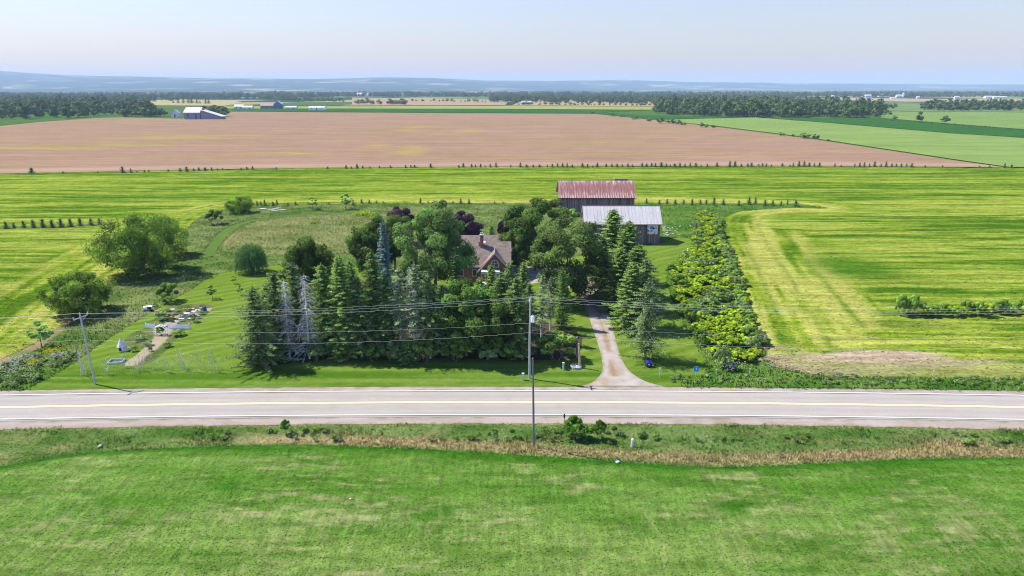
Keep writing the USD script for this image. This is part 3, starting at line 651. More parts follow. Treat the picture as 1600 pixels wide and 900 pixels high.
def weeping(kind, seed, h, w, base):
    rng = np.random.default_rng(seed); P, Nn, T = [], [], []
    for i in range(420):
        d = sphere_dirs(1, rng)[0]; d[2] = abs(d[2]) * .9 + .15; d /= np.linalg.norm(d)
        top = d * [w * .40, w * .40, h * .38] * rng.uniform(.75, 1.05) + [0, 0, h * .60]
        ln = (top[2] - .2) * rng.uniform(.55, 1.0); n = int(ln / .12) + 2; s = np.linspace(0, 1, n)
        out = d[:2] * w * .11 * s[:, None] ** .6
        P.append(np.column_stack([top[0] + out[:, 0], top[1] + out[:, 1], top[2] - ln * s]) + rng.normal(size=(n, 3)) * .06)
        Nn.append(np.column_stack([np.full(n, d[0]), np.full(n, d[1]), np.full(n, .3)]) + rng.normal(size=(n, 3)) * .4); T.append(np.full(n, rng.uniform(.7, 1.3)))
    P, Nn, T = np.vstack(P), np.vstack(Nn), np.concatenate(T); P[:, 2] = np.maximum(P[:, 2], .05)
    v, f = quads(P, Nn, .26 * rng.uniform(.7, 1.3, len(P)), rng, .45, .1)
    path = kind_of(kind); mesh('crown', (v, f), M['leaf'], path, np.repeat(shade_leaf(base, len(P), rng, T, .2), 4, 0))
    mesh('trunk', join([tube([[0, 0, -.2], [.1, 0, h * .3], [0, .1, h * .6]], [.25, .2, .12], 7)] + crown_limbs(np.array([0, 0.1, h * .5]), np.array([[w * .3 * math.cos(a), w * .3 * math.sin(a), h * .8] for a in np.arange(6)]), .08, rng, -.1)), M['bark'], path)
    return path

def whips(kind, seed):
    """a clump of young trees that are mostly bare stems"""
    rng = np.random.default_rng(seed); st, P = [], []
    for i in range(7):
        b = np.r_[rng.normal() * .9, rng.normal() * .3, 0]; hh = rng.uniform(1.3, 4.2); l = np.r_[rng.normal() * .12, rng.normal() * .12, 1] * hh
        m = b + l * .5 + np.r_[rng.normal(size=2) * .12, 0]
        st.append(tube([b, m, b + l], [.035, .025, .01], 4, False))
        for k in range(9):
            s = rng.uniform(.3, 1); p = b + l * s; e = p + np.r_[rng.normal(size=2) * .3, rng.uniform(.1, .5)]
            st.append(tube([p, e], [.014, .006], 3, False))
            if rng.random() < .55: P.append(e)
    P = np.array(P); P = np.repeat(P, 3, 0) + rng.normal(size=(3 * len(P), 3)) * .12
    path = kind_of(kind); mesh('stem', join(st), M['deadwood'], path)
    v, f = quads(P, rng.normal(size=P.shape), .17, rng); mesh('leaves', (v, f), M['leaf'], path, np.repeat(shade_leaf(S(126, 150, 78), len(P), rng), 4, 0))
    return path

SL = lambda r, g, b: S(r, g, b, 0.62)
SX = lambda r, g, b: S(r, g, b, 0.85)
SB = lambda r, g, b: S(r, g, b, 1.15)
K = {}
K['maple'] = broadleaf('maple', 11, 15.6, 13.4, SL(80, 98, 48), .06, 90, 25000, .40, .58, -.88, depth=.65, clump_r=.095)
K['oak'] = broadleaf('oak', 12, 16.2, 15.5, SL(76, 98, 48), .07, 95, 26000, .40, .62, -.82, clump_r=.085)
K['ash'] = broadleaf('ash', 13, 17, 11.5, SL(66, 86, 36), .06, 75, 19000, .42, .6, -.88, depth=.6)
K['dark'] = broadleaf('dark', 14, 12, 11, SL(58, 76, 30), .12, 70, 16000, .42, .55, -.7)
K['light'] = broadleaf('light', 15, 10, 8, SB(88, 118, 50), .08, 60, 12000, .40, .55, -.8)
K['purple'] = broadleaf('purple', 16, 10, 8, SL(54, 40, 48), .12, 55, 11000, .40, .4, -.7)
K['hawthorn'] = broadleaf('hawthorn', 17, 9, 13.5, SL(80, 100, 34), .04, 125, 24000, .33, .75, -.85, hang=.7, stems=4, clump_r=.085, depth=.35)
K['bush'] = broadleaf('bush', 18, 6.5, 8.2, SL(84, 106, 36), .03, 90, 15000, .28, .7, -.9, hang=.5, stems=4, clump_r=.09, depth=.35)
K['shrub'] = broadleaf('shrub', 19, 2.6, 3.2, SL(84, 106, 44), .04, 30, 3200, .22, .55, -.3, stems=4, tr=.04)
K['greyshrub'] = broadleaf('greyshrub', 20, 2.6, 3.2, SL(108, 124, 78), .04, 30, 3200, .20, .55, -.3, stems=4, tr=.04)
K['brightshrub'] = broadleaf('brightshrub', 21, 1.6, 2.2, SB(90, 128, 42), .02, 26, 1900, .22, .5, -.2, stems=3, tr=.03)
K['sumac'] = broadleaf('sumac', 22, 2.2, 3.0, SB(138, 158, 42), .06, 24, 1700, .34, .5, -.1, stems=4, tr=.035, flat=.5)
K['smalltree'] = broadleaf('smalltree', 23, 3.2, 2.2, SL(84, 112, 56), .25, 22, 1500, .2, .6, -.6, tr=.05)
K['spruce_a'] = conifer('spruce_a', 31, 15, 7.4, SL(68, 86, 40), .07, .30, 1.0, irregular=.28, sparse=.10)
K['spruce_b'] = conifer('spruce_b', 32, 15, 6.8, SL(66, 82, 42), .16, .34, 1.0, irregular=.36, sparse=.22, bark='deadwood')
K['spruce_c'] = conifer('spruce_c', 33, 14, 7.0, SL(74, 92, 42), .02, .22, 1.1)
K['blue'] = conifer('blue', 34, 16, 4.6, SL(80, 98, 94), .06, .38, 1.2, irregular=.2, power=.6)
K['sparse'] = conifer('sparse', 35, 14, 4.6, SL(80, 92, 60), .30, .30, .75, irregular=.35, sparse=.42, power=.6, bark='deadwood')
K['pine'] = conifer('pine', 36, 12, 11, SL(68, 82, 46), .07, .24, .95, size=.5, irregular=.28, whorl=.55, power=.75)
K['scrawny'] = conifer('scrawny', 37, 12, 7.4, SL(72, 88, 50), .12, .36, .8, size=.40, irregular=.3, sparse=.25, power=.7)
K['bright'] = conifer('bright', 38, 9, 3.6, SB(84, 114, 48), .02, .18, 1.2, size=.34)
K['dead_a'] = dead_conifer('dead_a', 41, 12.5, 4.4)
K['dead_b'] = dead_conifer('dead_b', 42, 12.5, 4.8)
K['weeping'] = weeping('weeping', 43, 5.2, 6.0, SB(84, 116, 62))
K['whips_a'] = whips('whips_a', 44); K['whips_b'] = whips('whips_b', 45)
K['sapling_a'] = conifer('sapling_a', 46, 2.0, 1.5, SL(46, 70, 38), .03, .12, 1.0, size=.34, whorl=.26)
K['sapling_b'] = conifer('sapling_b', 47, 2.0, 1.9, SL(54, 80, 42), .02, .12, 1.0, size=.38, whorl=.28)
K['cedar'] = conifer('cedar', 48, 4.0, 1.6, SL(50, 76, 38), .02, .02, 1.0, size=.36, whorl=.3, power=.6)
K['fartree_a'] = broadleaf('fartree_a', 51, 14, 12, SX(68, 88, 46), .05, 26, 420, 2.0, .6, -.6, mat='farleaf', clump_r=.16)
K['fartree_b'] = broadleaf('fartree_b', 52, 16, 10, SX(78, 98, 50), .05, 26, 420, 1.9, .6, -.7, mat='farleaf', clump_r=.16)
K['fartree_c'] = conifer('fartree_c', 53, 15, 8, SX(54, 72, 44), .03, .2, .5, size=1.5, whorl=1.3)
K['dims'] = {'maple': (15.6, 13.4), 'oak': (16.2, 15.5), 'ash': (17, 11.5), 'dark': (12, 11), 'light': (10, 8), 'purple': (10, 8), 'hawthorn': (9, 13.5), 'bush': (6.5, 8.2), 'shrub': (2.6, 3.2), 'greyshrub': (2.6, 3.2),
             'brightshrub': (1.6, 2.2), 'sumac': (2.2, 3.0), 'smalltree': (3.2, 2.2), 'spruce_a': (15, 7.4), 'spruce_b': (15, 6.8), 'spruce_c': (14, 7.0), 'blue': (16, 4.6), 'sparse': (14, 4.6), 'pine': (12, 11), 'scrawny': (12, 7.4),
             'bright': (9, 3.6), 'dead_a': (12.5, 4.4), 'dead_b': (12.5, 4.8), 'weeping': (5.2, 6.0), 'whips_a': (4.2, 3), 'whips_b': (4.2, 3), 'sapling_a': (2, 1.5), 'sapling_b': (2, 1.9), 'cedar': (4, 1.6), 'fartree_a': (14, 12), 'fartree_b': (16, 10), 'fartree_c': (15, 8)}
prng = np.random.default_rng(5)
def plant(kind, name, px, base, top, wpx, label, cat='tree', group=None, sink=0.0):
    x, y = G(px, base); h = Z(top, y); w = wpx / ppm(y) * (1.25 if kind in ('spruce_a', 'spruce_b', 'spruce_c', 'sparse') else 1.0); kh, kw = K['dims'][kind]
    j = prng.uniform(.88, 1.14, 2) if h > 5 and kind != 'maple' else (1.06, 1.06) if kind == 'maple' else (1, 1)
    p = copy(K[kind], name, (x, y, -sink), prng.uniform(0, 360), (w / kw * j[0], w / kw * j[1], max(h, .3) / kh), label, cat, group)
    if h > 5:
        xf = UsdGeom.Xformable(stage.GetPrimAtPath(p)); op = xf.AddRotateXOp(); op.Set(float(prng.normal() * 1.6)); ops = xf.GetOrderedXformOps(); xf.SetXformOpOrder([ops[0], op] + ops[1:-1])

T = [  # kind, name, px, base, top, width, label
 ('pine', 'spruce_tree', 408, 570, 446, 98, 'broad dark spruce with low skirts at the left front corner of the grove'),
 ('spruce_b', 'spruce_tree', 438, 556, 424, 62, 'dark slim spruce right behind the broad corner spruce of the grove'),
 ('dead_a', 'dead_spruce', 453, 561, 437, 40, 'bare grey dead spruce, the left one of the pair near the grove corner'),
 ('dead_b', 'dead_spruce', 484, 561, 428, 44, 'bare grey dead spruce, the right one of the pair, with long drooping twigs'),
 ('spruce_a', 'spruce_tree', 512, 552, 412, 54, 'mid green spruce directly right of the two dead grey spruces'),
 ('spruce_c', 'spruce_tree', 540, 557, 399, 58, 'full mid green spruce in front of the dark round tree in the grove'),
 ('spruce_b', 'spruce_tree', 566, 558, 432, 46, 'short dark spruce in the front row left of the blue spruce'),
 ('spruce_a', 'spruce_tree', 589, 556, 392, 56, 'tall dark spruce standing in front of the blue spruce'),
 ('blue', 'blue_spruce', 606, 505, 345, 36, 'tall narrow blue grey spruce rising above the middle of the grove'),
 ('sparse', 'thin_spruce', 628, 560, 418, 36, 'thin half dead spruce with bare grey top right of the blue spruce'),
 ('dead_a', 'dead_spruce', 645, 548, 416, 30, 'bare grey dead tree in front of the tallest broad tree of the grove'),
 ('sparse', 'thin_spruce', 652, 562, 412, 40, 'thin green spruce with bare lower trunk below the tallest broad tree'),
 ('spruce_b', 'spruce_tree', 672, 560, 424, 46, 'dark ragged spruce in the front row below the tallest broad tree'),
 ('bright', 'spruce_tree', 713, 478, 396, 40, 'narrow bright green young spruce just left of the house'),
 ('light', 'maple_tree', 728, 556, 428, 92, 'light green leafy tree in the front row before the house'),
 ('dark', 'broadleaf_tree', 762, 562, 452, 72, 'low leafy dark tree at the road side below the house porch'),
 ('spruce_c', 'spruce_tree', 768, 500, 413, 36, 'small green spruce right before the arched gable window of the house'),
 ('spruce_b', 'spruce_tree', 796, 520, 410, 40, 'dark spruce before the right corner of the house'),
 ('spruce_a', 'spruce_tree', 806, 560, 434, 50, 'tall dark spruce in the front row, first left of the roadside pole'),
 ('sparse', 'thin_spruce', 846, 535, 428, 24, 'bare trunked thin spruce just right of the roadside pole'),
 ('sparse', 'thin_spruce', 860, 520, 432, 22, 'bare trunked thin spruce left of the dark shrub by the driveway'),
 ('bright', 'spruce_tree', 878, 512, 420, 34, 'narrow green spruce left of the gravel driveway under the big maple'),
 ('dark', 'broadleaf_tree', 486, 478, 366, 84, 'round dark leafy tree at the back left of the grove by the meadow'),
 ('dark', 'broadleaf_tree', 588, 442, 338, 70, 'dark leafy tree left of and behind the blue spruce'),
 ('ash', 'broadleaf_tree', 618, 425, 327, 62, 'dark leafy tree rising behind the blue spruce'),
 ('oak', 'oak_tree', 681, 462, 317, 118, 'tallest broad leafy tree of the grove, left of the house'),
 ('purple', 'purple_tree', 626, 385, 316, 52, 'purple leaved tree peeping over the trees behind the blue spruce'),
 ('purple', 'purple_tree', 726, 400, 322, 58, 'purple leaved tree behind the house and right of the tallest tree'),
 ('purple', 'purple_tree', 789, 385, 338, 26, 'small purple leaved tree beside the dark tree behind the house'),
 ('ash', 'broadleaf_tree', 838, 422, 298, 86, 'tall dark leafy tree between the house and the red roofed barn'),
 ('maple', 'maple_tree', 884, 472, 334, 112, 'big round maple overhanging the driveway in front of the barns'),
 ('spruce_c', 'spruce_tree', 955, 440, 327, 66, 'tall pointed spruce covering the middle of the white roofed barn'),
 ('spruce_c', 'spruce_tree', 978, 462, 345, 62, 'spruce below the white barn, second behind the tall pointed one'),
 ('spruce_a', 'spruce_tree', 992, 486, 380, 66, 'dense spruce on the right bank of the driveway opposite the maple'),
 ('spruce_c', 'spruce_tree', 966, 484, 388, 60, 'spruce crowding the right edge of the driveway at its upper end'),
 ('spruce_b', 'spruce_tree', 1004, 512, 402, 56, 'dark spruce behind the scrawny roadside spruce'),
 ('scrawny', 'spruce_tree', 1008, 562, 436, 78, 'scrawny grey green spruce beside the blue lidded bin'),
 ('spruce_b', 'spruce_tree', 470, 540, 408, 52, 'dark spruce peeping between the two dead grey spruces'),
 ('spruce_a', 'spruce_tree', 424, 540, 446, 50, 'dark spruce behind the left corner spruce of the grove, shorter than its neighbour'),
 ('spruce_c', 'spruce_tree', 553, 528, 408, 50, 'mid green spruce in the second row below the light green small tree'),
 ('spruce_a', 'spruce_tree', 610, 556, 428, 48, 'dark spruce in the front row just right of the blue spruce'),
 ('spruce_b', 'spruce_tree', 692, 556, 442, 46, 'dark spruce in the front row left of the light green leafy tree'),
 ('dark', 'broadleaf_tree', 668, 520, 440, 66, 'low dark leafy tree under the tallest tree of the grove'),
 ('spruce_c', 'spruce_tree', 750, 540, 432, 44, 'mid green spruce between the light green leafy tree and the house gable'),
 ('spruce_a', 'spruce_tree', 784, 548, 424, 46, 'dark spruce in the middle row below the right half of the house'),
 ('light', 'leafy_tree', 756, 556, 462, 70, 'light green leafy tree at the front of the grove below the porch'),
 ('spruce_b', 'spruce_tree', 826, 545, 440, 34, 'thin dark spruce directly behind the tall roadside pole'),
 ('spruce_a', 'spruce_tree', 940, 470, 372, 58, 'spruce touching the right side of the big maple'),
 ('spruce_c', 'spruce_tree', 984, 515, 410, 58, 'bright spruce at the driveway edge before the scrawny spruce'),
 ('ash', 'broadleaf_tree', 812, 428, 352, 44, 'dark leafy tree crowding the right wall of the house'),
 ('spruce_c', 'spruce_tree', 818, 490, 410, 36, 'mid green spruce right of the house before the gravel yard'),
 ('hawthorn', 'hawthorn_tree', 226, 428, 334, 132, 'large spreading bushy tree at the left field edge, biggest left of the lawn'),
 ('bush', 'hawthorn_tree', 128, 490, 421, 92, 'rounded bushy tree at the left field edge behind the left pole'),
 ('bush', 'hawthorn_tree', 262, 400, 332, 62, 'upright lobe of bushy growth behind the large spreading tree'),
 ('smalltree', 'small_tree', 66, 545, 502, 36, 'small dark tree at the bare soil strip at the far left'),
 ('shrub', 'rounded_shrub', 262, 471, 442, 34, 'rounded grey green shrub at the lawn edge above the vegetable garden', ),
 ('weeping', 'weeping_willow', 394, 426, 379, 50, 'weeping willow with hanging strands on the lawn by the meadow'),
 ('bush', 'round_shrub', 377, 333, 304, 36, 'round dark shrub at the back left corner of the meadow'),
 ('shrub', 'round_shrub', 335, 351, 327, 28, 'bushy shrub beside the curved mown path'),
 ('smalltree', 'small_tree', 489, 328, 308, 18, 'small pale tree on the back edge of the meadow, left of the other'),
 ('smalltree', 'small_tree', 541, 328, 302, 20, 'taller small pale tree on the back edge of the meadow'),
 ('smalltree', 'small_tree', 332, 467, 445, 16, 'small sapling on the lawn right above the vegetable garden'),
 ('smalltree', 'small_tree', 366, 444, 431, 9, 'thin sapling on the lawn below the weeping willow'),
 ('smalltree', 'small_tree', 376, 461, 445, 11, 'leaning thin sapling on the lawn left of the grove'),
 ('shrub', 'dark_shrub', 868, 562, 518, 62, 'dark leafy shrub at the end of the grove by the wooden posts'),
 ('spruce_c', 'young_spruce', 640, 566, 528, 34, 'small bluish young spruce at the front edge of the grove'),
 ('shrub', 'leafy_shrub', 668, 566, 530, 34, 'yellowish leafy shrub at the grove front right of the small bluish spruce'),
 ('shrub', 'leafy_shrub', 560, 556, 528, 34, 'leafy undergrowth shrub at the grove front below the short dark spruce'),
 ('greyshrub', 'leafy_shrub', 600, 556, 530, 36, 'grey leafy undergrowth shrub at the grove front below the blue spruce'),
 ('shrub', 'leafy_shrub', 712, 564, 534, 40, 'leafy undergrowth shrub at the foot of the light green tree'),
 ('shrub', 'leafy_shrub', 800, 562, 536, 38, 'leafy undergrowth shrub at the grove front just left of the roadside pole'),
 ('shrub', 'leafy_shrub', 520, 558, 532, 40, 'leafy undergrowth shrub at the foot of the spruce right of the dead pair'),
 ('light', 'light_tree', 577, 440, 396, 36, 'light green small tree behind the grove right of the dark round tree'),
 ('bright', 'arborvitae', 768, 380, 352, 24, 'bright green rounded evergreen behind the house chimney'),
 ('shrub', 'leafy_shrub', 895, 350, 326, 22, 'shrub against the left wall of the red roofed barn'),
 ('brightshrub', 'small_shrub', 447, 674, 656, 16, 'single small bright shrub on the roadside verge left of the poles'),
 ('brightshrub', 'bushy_shrub', 896, 678, 650, 30, 'taller bright bushy shrub on the verge beside the dark marker post'),
 ('brightshrub', 'bushy_shrub', 936, 682, 657, 22, 'smaller bright bushy shrub on the verge, right of the taller one'),
 ('brightshrub', 'bushy_shrub', 915, 681, 665, 22, 'low bright shrub between the two bushy shrubs on the verge'),
 ('greyshrub', 'grey_shrub', 1128, 577, 542, 28, 'pale grey green shrub behind the blue sign at the end of the thicket'),
 ('fartree_a', 'small_tree', 1437, 191, 174, 12, 'taller of two lone trees between dark green and pale green fields'),
 ('fartree_b', 'small_tree', 1476, 194, 180, 12, 'shorter of two lone trees between dark green and pale green fields'),
]
for t in T:
    plant(t[0], t[1], *t[2:6], t[6], 'shrub' if 'shrub' in t[1] else 'tree')

ug = np.random.default_rng(61)
for i in range(19):
    px = 396 + i * 23.5 + ug.uniform(-6, 6); b = 560 + ug.uniform(-6, 4)
    plant('shrub' if ug.random() < .6 else 'greyshrub', 'undergrowth_shrub', px, b, b - ug.uniform(22, 36), ug.uniform(30, 44), nth(i, 'leafy undergrowth shrub along the front foot of the grove'), 'shrub', 'undergrowth along the grove')
# rows of young conifers
row1 = [(50, 272, 9, 10), (99, 272, 4, 4), (153, 271, 3, 4), (192, 271, 10, 8), (205, 271, 7, 6), (214, 270, 3, 4), (226, 270, 4, 5), (233, 270, 4, 4), (263, 269, 4, 4), (282, 269, 6, 6), (292, 269, 8, 9), (303, 268.5, 5, 6), (311, 268, 6, 6), (321, 268, 6, 8), (331, 268, 6, 5), (340, 267.5, 4, 4), (348, 267, 4, 4), (377, 266.5, 4, 4), (386, 266, 5, 5), (395, 266, 6, 5), (432, 265.5, 4, 4), (512, 264.5, 4, 5), (541, 264.5, 6, 6), (549, 264.5, 4, 5), (558, 264, 7, 6), (567, 264, 5, 5), (578, 264, 4, 5), (593, 263.5, 4, 4), (610, 263.5, 5, 6), (634, 263.5, 5, 5), (642, 263, 5, 5), (648, 263, 5, 6), (673, 263, 7, 6), (717, 263, 5, 5), (724, 262.5, 7, 6), (737, 262.5, 6, 5), (743, 262.5, 5, 5), (751, 262.5, 6, 5), (758, 262.5, 4, 4), (766, 262.5, 6, 5), (775, 262.5, 8, 6), (798, 262.5, 5, 4),
        (813, 262.5, 8, 6), (823, 262.5, 5, 8), (833, 262.5, 5, 5), (843, 262.5, 5, 8), (855, 262.5, 5, 4), (863, 262.5, 6, 5), (871, 262.5, 7, 5), (879, 262.5, 7, 6), (886, 262.5, 7, 5), (894, 262.5, 5, 6), (910, 262.5, 7, 7), (918, 262.5, 6, 5), (926, 262.5, 4, 4), (933, 262, 7, 6), (947, 262, 6, 5), (956, 262, 6, 5), (964, 262, 6, 6), (972, 262, 5, 5), (981, 262, 6, 6), (988, 262, 5, 5), (1003, 262, 7, 6), (1010, 262, 6, 7), (1018, 262, 7, 6), (1024, 262, 7, 5), (1033, 262, 8, 9), (1041, 262, 6, 5), (1047, 262, 5, 5), (1054, 262, 6, 8), (1062, 262, 7, 6), (1070, 262, 6, 5), (1078, 262, 7, 6), (1087, 262, 7, 7), (1095, 261.5, 4, 4), (1105, 261.5, 5, 5), (1120, 261.5, 7, 6), (1140, 261.5, 9, 6), (1148, 261.5, 9, 7), (1158, 261.5, 5, 5), (1168, 261.5, 6, 5), (1174, 261.5, 7, 6), (1185, 261.5, 5, 5), (1191, 261.5, 6, 5), (1197, 261.5, 6, 4),
        (1205, 261.5, 4, 4), (1222, 261.5, 6, 6), (1234, 261.5, 4, 4), (1239, 261.5, 7, 4), (1248, 261.5, 9, 6), (1256, 261.5, 9, 7), (1264, 261.5, 7, 6), (1272, 261.5, 6, 5), (1280, 261.5, 7, 6), (1304, 261.5, 6, 4), (1314, 262, 4, 4), (1335, 262, 6, 4), (1343, 262, 7, 5), (1350, 262, 8, 5), (1358, 262, 6, 4), (1366, 262, 9, 6), (1376, 262, 6, 4), (1384, 262, 9, 5), (1393, 262, 6, 5), (1400, 262, 6, 5), (1408, 262, 6, 5), (1416, 262, 6, 5), (1424, 262.5, 7, 7), (1445, 262.5, 4, 4), (1472, 262.5, 4, 4), (1530, 263, 4, 4), (1546, 263, 4, 4), (1569, 263.5, 8, 5), (1580, 263.5, 6, 6)]
for i, (px, b, h, w) in enumerate(row1):
    plant('sapling_a' if i % 2 else 'sapling_b', 'spruce_sapling', px, b, b - h * 1.1, w * 1.15, 'small dark young spruce in the long row between the green and the brown field', 'sapling', 'young spruces along the brown field')
row2 = [(10, 358, 12, 12), (22, 357, 9, 9), (38, 358, 13, 11), (53, 357.5, 14, 12), (68, 357, 15, 12), (82, 356.5, 13, 11), (96, 356, 15, 13), (111, 355, 14, 11), (126, 354.5, 14, 12), (143, 354, 13, 12), (156, 352, 11, 9)]
for i, (px, b, h, w) in enumerate(row2):
    plant('sapling_b' if i % 2 else 'sapling_a', 'spruce_sapling', px, b, b - h, w, nth(i, 'young dark spruce in the short row across the left soybean field'), 'sapling', 'young spruces in the left field')
row3 = [(402, 322, 8, 6), (408, 322, 7, 6), (414, 322, 10, 7), (427, 322, 7, 7), (433, 321, 9, 5), (450, 322, 5, 6), (462, 321, 6, 6), (514, 320, 4, 5), (552, 322, 10, 6), (565, 318, 7, 6), (577, 318, 6, 6), (588, 318, 5, 4), (599, 318, 4, 4), (657, 318, 9, 6), (669, 318, 4, 4), (708, 318, 4, 4), (720, 319, 9, 7), (733, 319, 8, 6), (773, 319, 5, 4), (786, 319, 4, 4), (1010, 318, 8, 6), (1030, 319, 7, 6), (1042, 319, 8, 7)]
for i, (px, b, h, w) in enumerate(row3):
    plant('sapling_a' if i % 2 else 'sapling_b', 'spruce_sapling', px, b, b - h, w, nth(i, 'small young spruce along the back edge of the farmyard'), 'sapling', 'young spruces along the back of the yard')
row4 = [(1055, 320, 8, 8), (1068, 320, 8, 8), (1081, 321, 10, 8), (1094, 320, 8, 7), (1103, 321, 9, 7), (1115, 322, 14, 9), (1130, 321, 10, 8), (1154, 322, 9, 8), (1170, 320, 12, 9), (1180, 320, 12, 7), (1195, 322, 10, 9), (1207, 322, 10, 8), (1220, 322, 8, 5), (1230, 321, 9, 5), (1243, 323, 10, 12)]
for i, (px, b, h, w) in enumerate(row4):
    plant('sapling_b' if i % 2 else 'sapling_a', 'spruce_sapling', px, b, b - h, w, nth(i, 'young spruce in the row right of the barns'), 'sapling', 'young spruces right of the barns')
for i, (px, b, h) in enumerate(((1087, 362, 18), (1089, 374, 16), (1088, 386, 17), (1089, 399, 17), (1090, 412, 16), (1091, 424, 16))):
    plant('cedar', 'cedar', px, b, b - h * .8, 6, ORD[i] + ' from the far end, narrow dark conifer in the line through the thicket', 'conifer', 'conifers in a line through the thicket')

# thicket of sumac and goldenrod between the side lawn and the right field
thick = poly([(1092, 335), (1120, 340), (1126, 365), (1136, 400), (1150, 440), (1165, 480), (1178, 520), (1188, 556), (1160, 572), (1128, 572), (1108, 552), (1088, 520), (1062, 478), (1050, 440), (1053, 420), (1070, 402), (1084, 388), (1080, 360)])
def scatter(pg, n, seed):
    rng = np.random.default_rng(seed); x0, y0, x1, y1 = pg.bounds; p = rng.uniform([x0, y0], [x1, y1], (n * 4, 2)); return p[shapely.contains_xy(pg, p[:, 0], p[:, 1])][:n]
def instancer(name, kinds, pts, scales, seed, z=0.0, wh=1.0):
    rng = np.random.default_rng(seed); path = numbered('/World', name); pi = UsdGeom.PointInstancer.Define(stage, path); n = len(pts)
    protos = []; pick = rng.integers(0, len(kinds), n); uniq = list(dict.fromkeys(kinds)); pick = np.array([uniq.index(kinds[i]) for i in pick], np.int32); kinds = uniq
    for k in kinds:
        q = path + '/Prototypes/' + k; x = UsdGeom.Xform.Define(stage, q); x.GetPrim().GetReferences().AddInternalReference(K[k]); protos.append(q)
    pi.CreatePrototypesRel().SetTargets([Sdf.Path(q) for q in protos])
    pi.CreateProtoIndicesAttr(Vt.IntArray.FromNumpy(pick))
    pi.CreatePositionsAttr(Vt.Vec3fArray.FromNumpy(np.column_stack([pts, np.full(n, z)]).astype(np.float32)))
    a = rng.uniform(0, math.pi, n); pi.CreateOrientationsAttr(Vt.QuathArray([Gf.Quath(float(math.cos(t)), 0, 0, float(math.sin(t))) for t in a]))
    s = np.asarray(scales)[:, None] * np.stack([wh * np.ones(n), wh * np.ones(n), rng.uniform(.85, 1.2, n)], 1)
    pi.CreateScalesAttr(Vt.Vec3fArray.FromNumpy(s.astype(np.float32)))
    tagp(pi.GetPrim(), kind='stuff'); return pi.GetPrim()
tp = scatter(thick, 800, 71); nn_ = noise2(tp[:, 0], tp[:, 1], 6, 6, 3, 72); y_ = tp[:, 1]
dark_t = nn_ + (.13 * sstep(125, 95, y_)) > .60
rng = np.random.default_rng(73)
def stuff_tag(p, label, cat): tagp(p, label, cat)
stuff_tag(instancer('sumac_thicket', ['sumac'], tp[~dark_t], rng.uniform(.22, .72, (~dark_t).sum()), 74), 'dense yellow green sumac and goldenrod thicket beside the right field', 'thicket')
stuff_tag(instancer('brush', ['shrub', 'greyshrub'], tp[dark_t], rng.uniform(.2, .68, dark_t.sum()), 75), 'darker green brush mixed into the yellow green thicket', 'brush')
edge_r = LineString(W([(1128, 346), (1129, 365), (1140, 400), (1155, 440), (1170, 480), (1184, 520), (1194, 548)])).segmentize(1.2)
ep = np.array(edge_r.coords) + np.random.default_rng(76).normal(size=(len(edge_r.coords), 2)) * .5 - [0.9, 0]
stuff_tag(instancer('edge_brush', ['shrub', 'greyshrub'], ep, np.random.default_rng(77).uniform(.3, .8, len(ep)), 78), 'dark scrubby brush along the curved edge of the right field', 'brush')
for i, (px, b, h, w) in enumerate(sorted([(1122, 372, 22, 16), (1116, 402, 18, 18), (1060, 452, 24, 28), (1048, 430, 18, 18), (1075, 505, 26, 24), (1092, 540, 26, 22), (1130, 410, 16, 12)])):
    plant('shrub', 'dark_shrub', px, b, b - h, w, nth(i, 'dark rounded shrub on the edge of the yellow green thicket'), 'shrub', 'dark shrubs in the thicket')
# overgrown hedge in the right field
hr = np.random.default_rng(79); cnt = [0, 0]
for i in range(27):
    px = 1404 + i * 8.2 + hr.uniform(-3, 3); yel = hr.random() < .42 and i > 4; cnt[yel] += 1
    plant('sumac' if yel else 'shrub', 'hedge_shrub', px, 497 + hr.uniform(-9, 1), (474 if not yel else 478) + hr.uniform(-6, 6) - (8 if i < 5 else 0), 20 if not yel else 22,
          nth(cnt[yel] - 1, 'yellow green shrub in the overgrown hedge across the right field' if yel else 'dark green shrub in the overgrown hedge across the right field'), 'shrub', 'yellow green shrubs of the hedge' if yel else 'dark green shrubs of the hedge')
# bushes on the boundary of the brown field
for i, (px, b, h, w) in enumerate(sorted(((924, 178, 4, 9), (957, 182, 5, 8), (970, 183, 4, 10), (993, 187, 5, 11), (1013, 190, 5, 9), (1033, 193, 9, 12), (1044, 193, 7, 10), (1051, 194, 8, 9), (1060, 195, 8, 10), (1068, 196, 5, 8), (1096, 199, 8, 7), (1104, 200, 6, 6), (1114, 200, 5, 8), (1220, 212.5, 6, 9), (1256, 217, 10, 15), (1274, 218, 9, 10), (1239, 214, 5, 5), (1293, 221, 4, 6), (1397, 187, 7, 8)))):
    plant('fartree_a', 'field_bush', px, b, b - h, w, nth(i, 'rounded dark bush between the brown and the pale green field'), 'bush', 'bushes along the edge of the brown field')

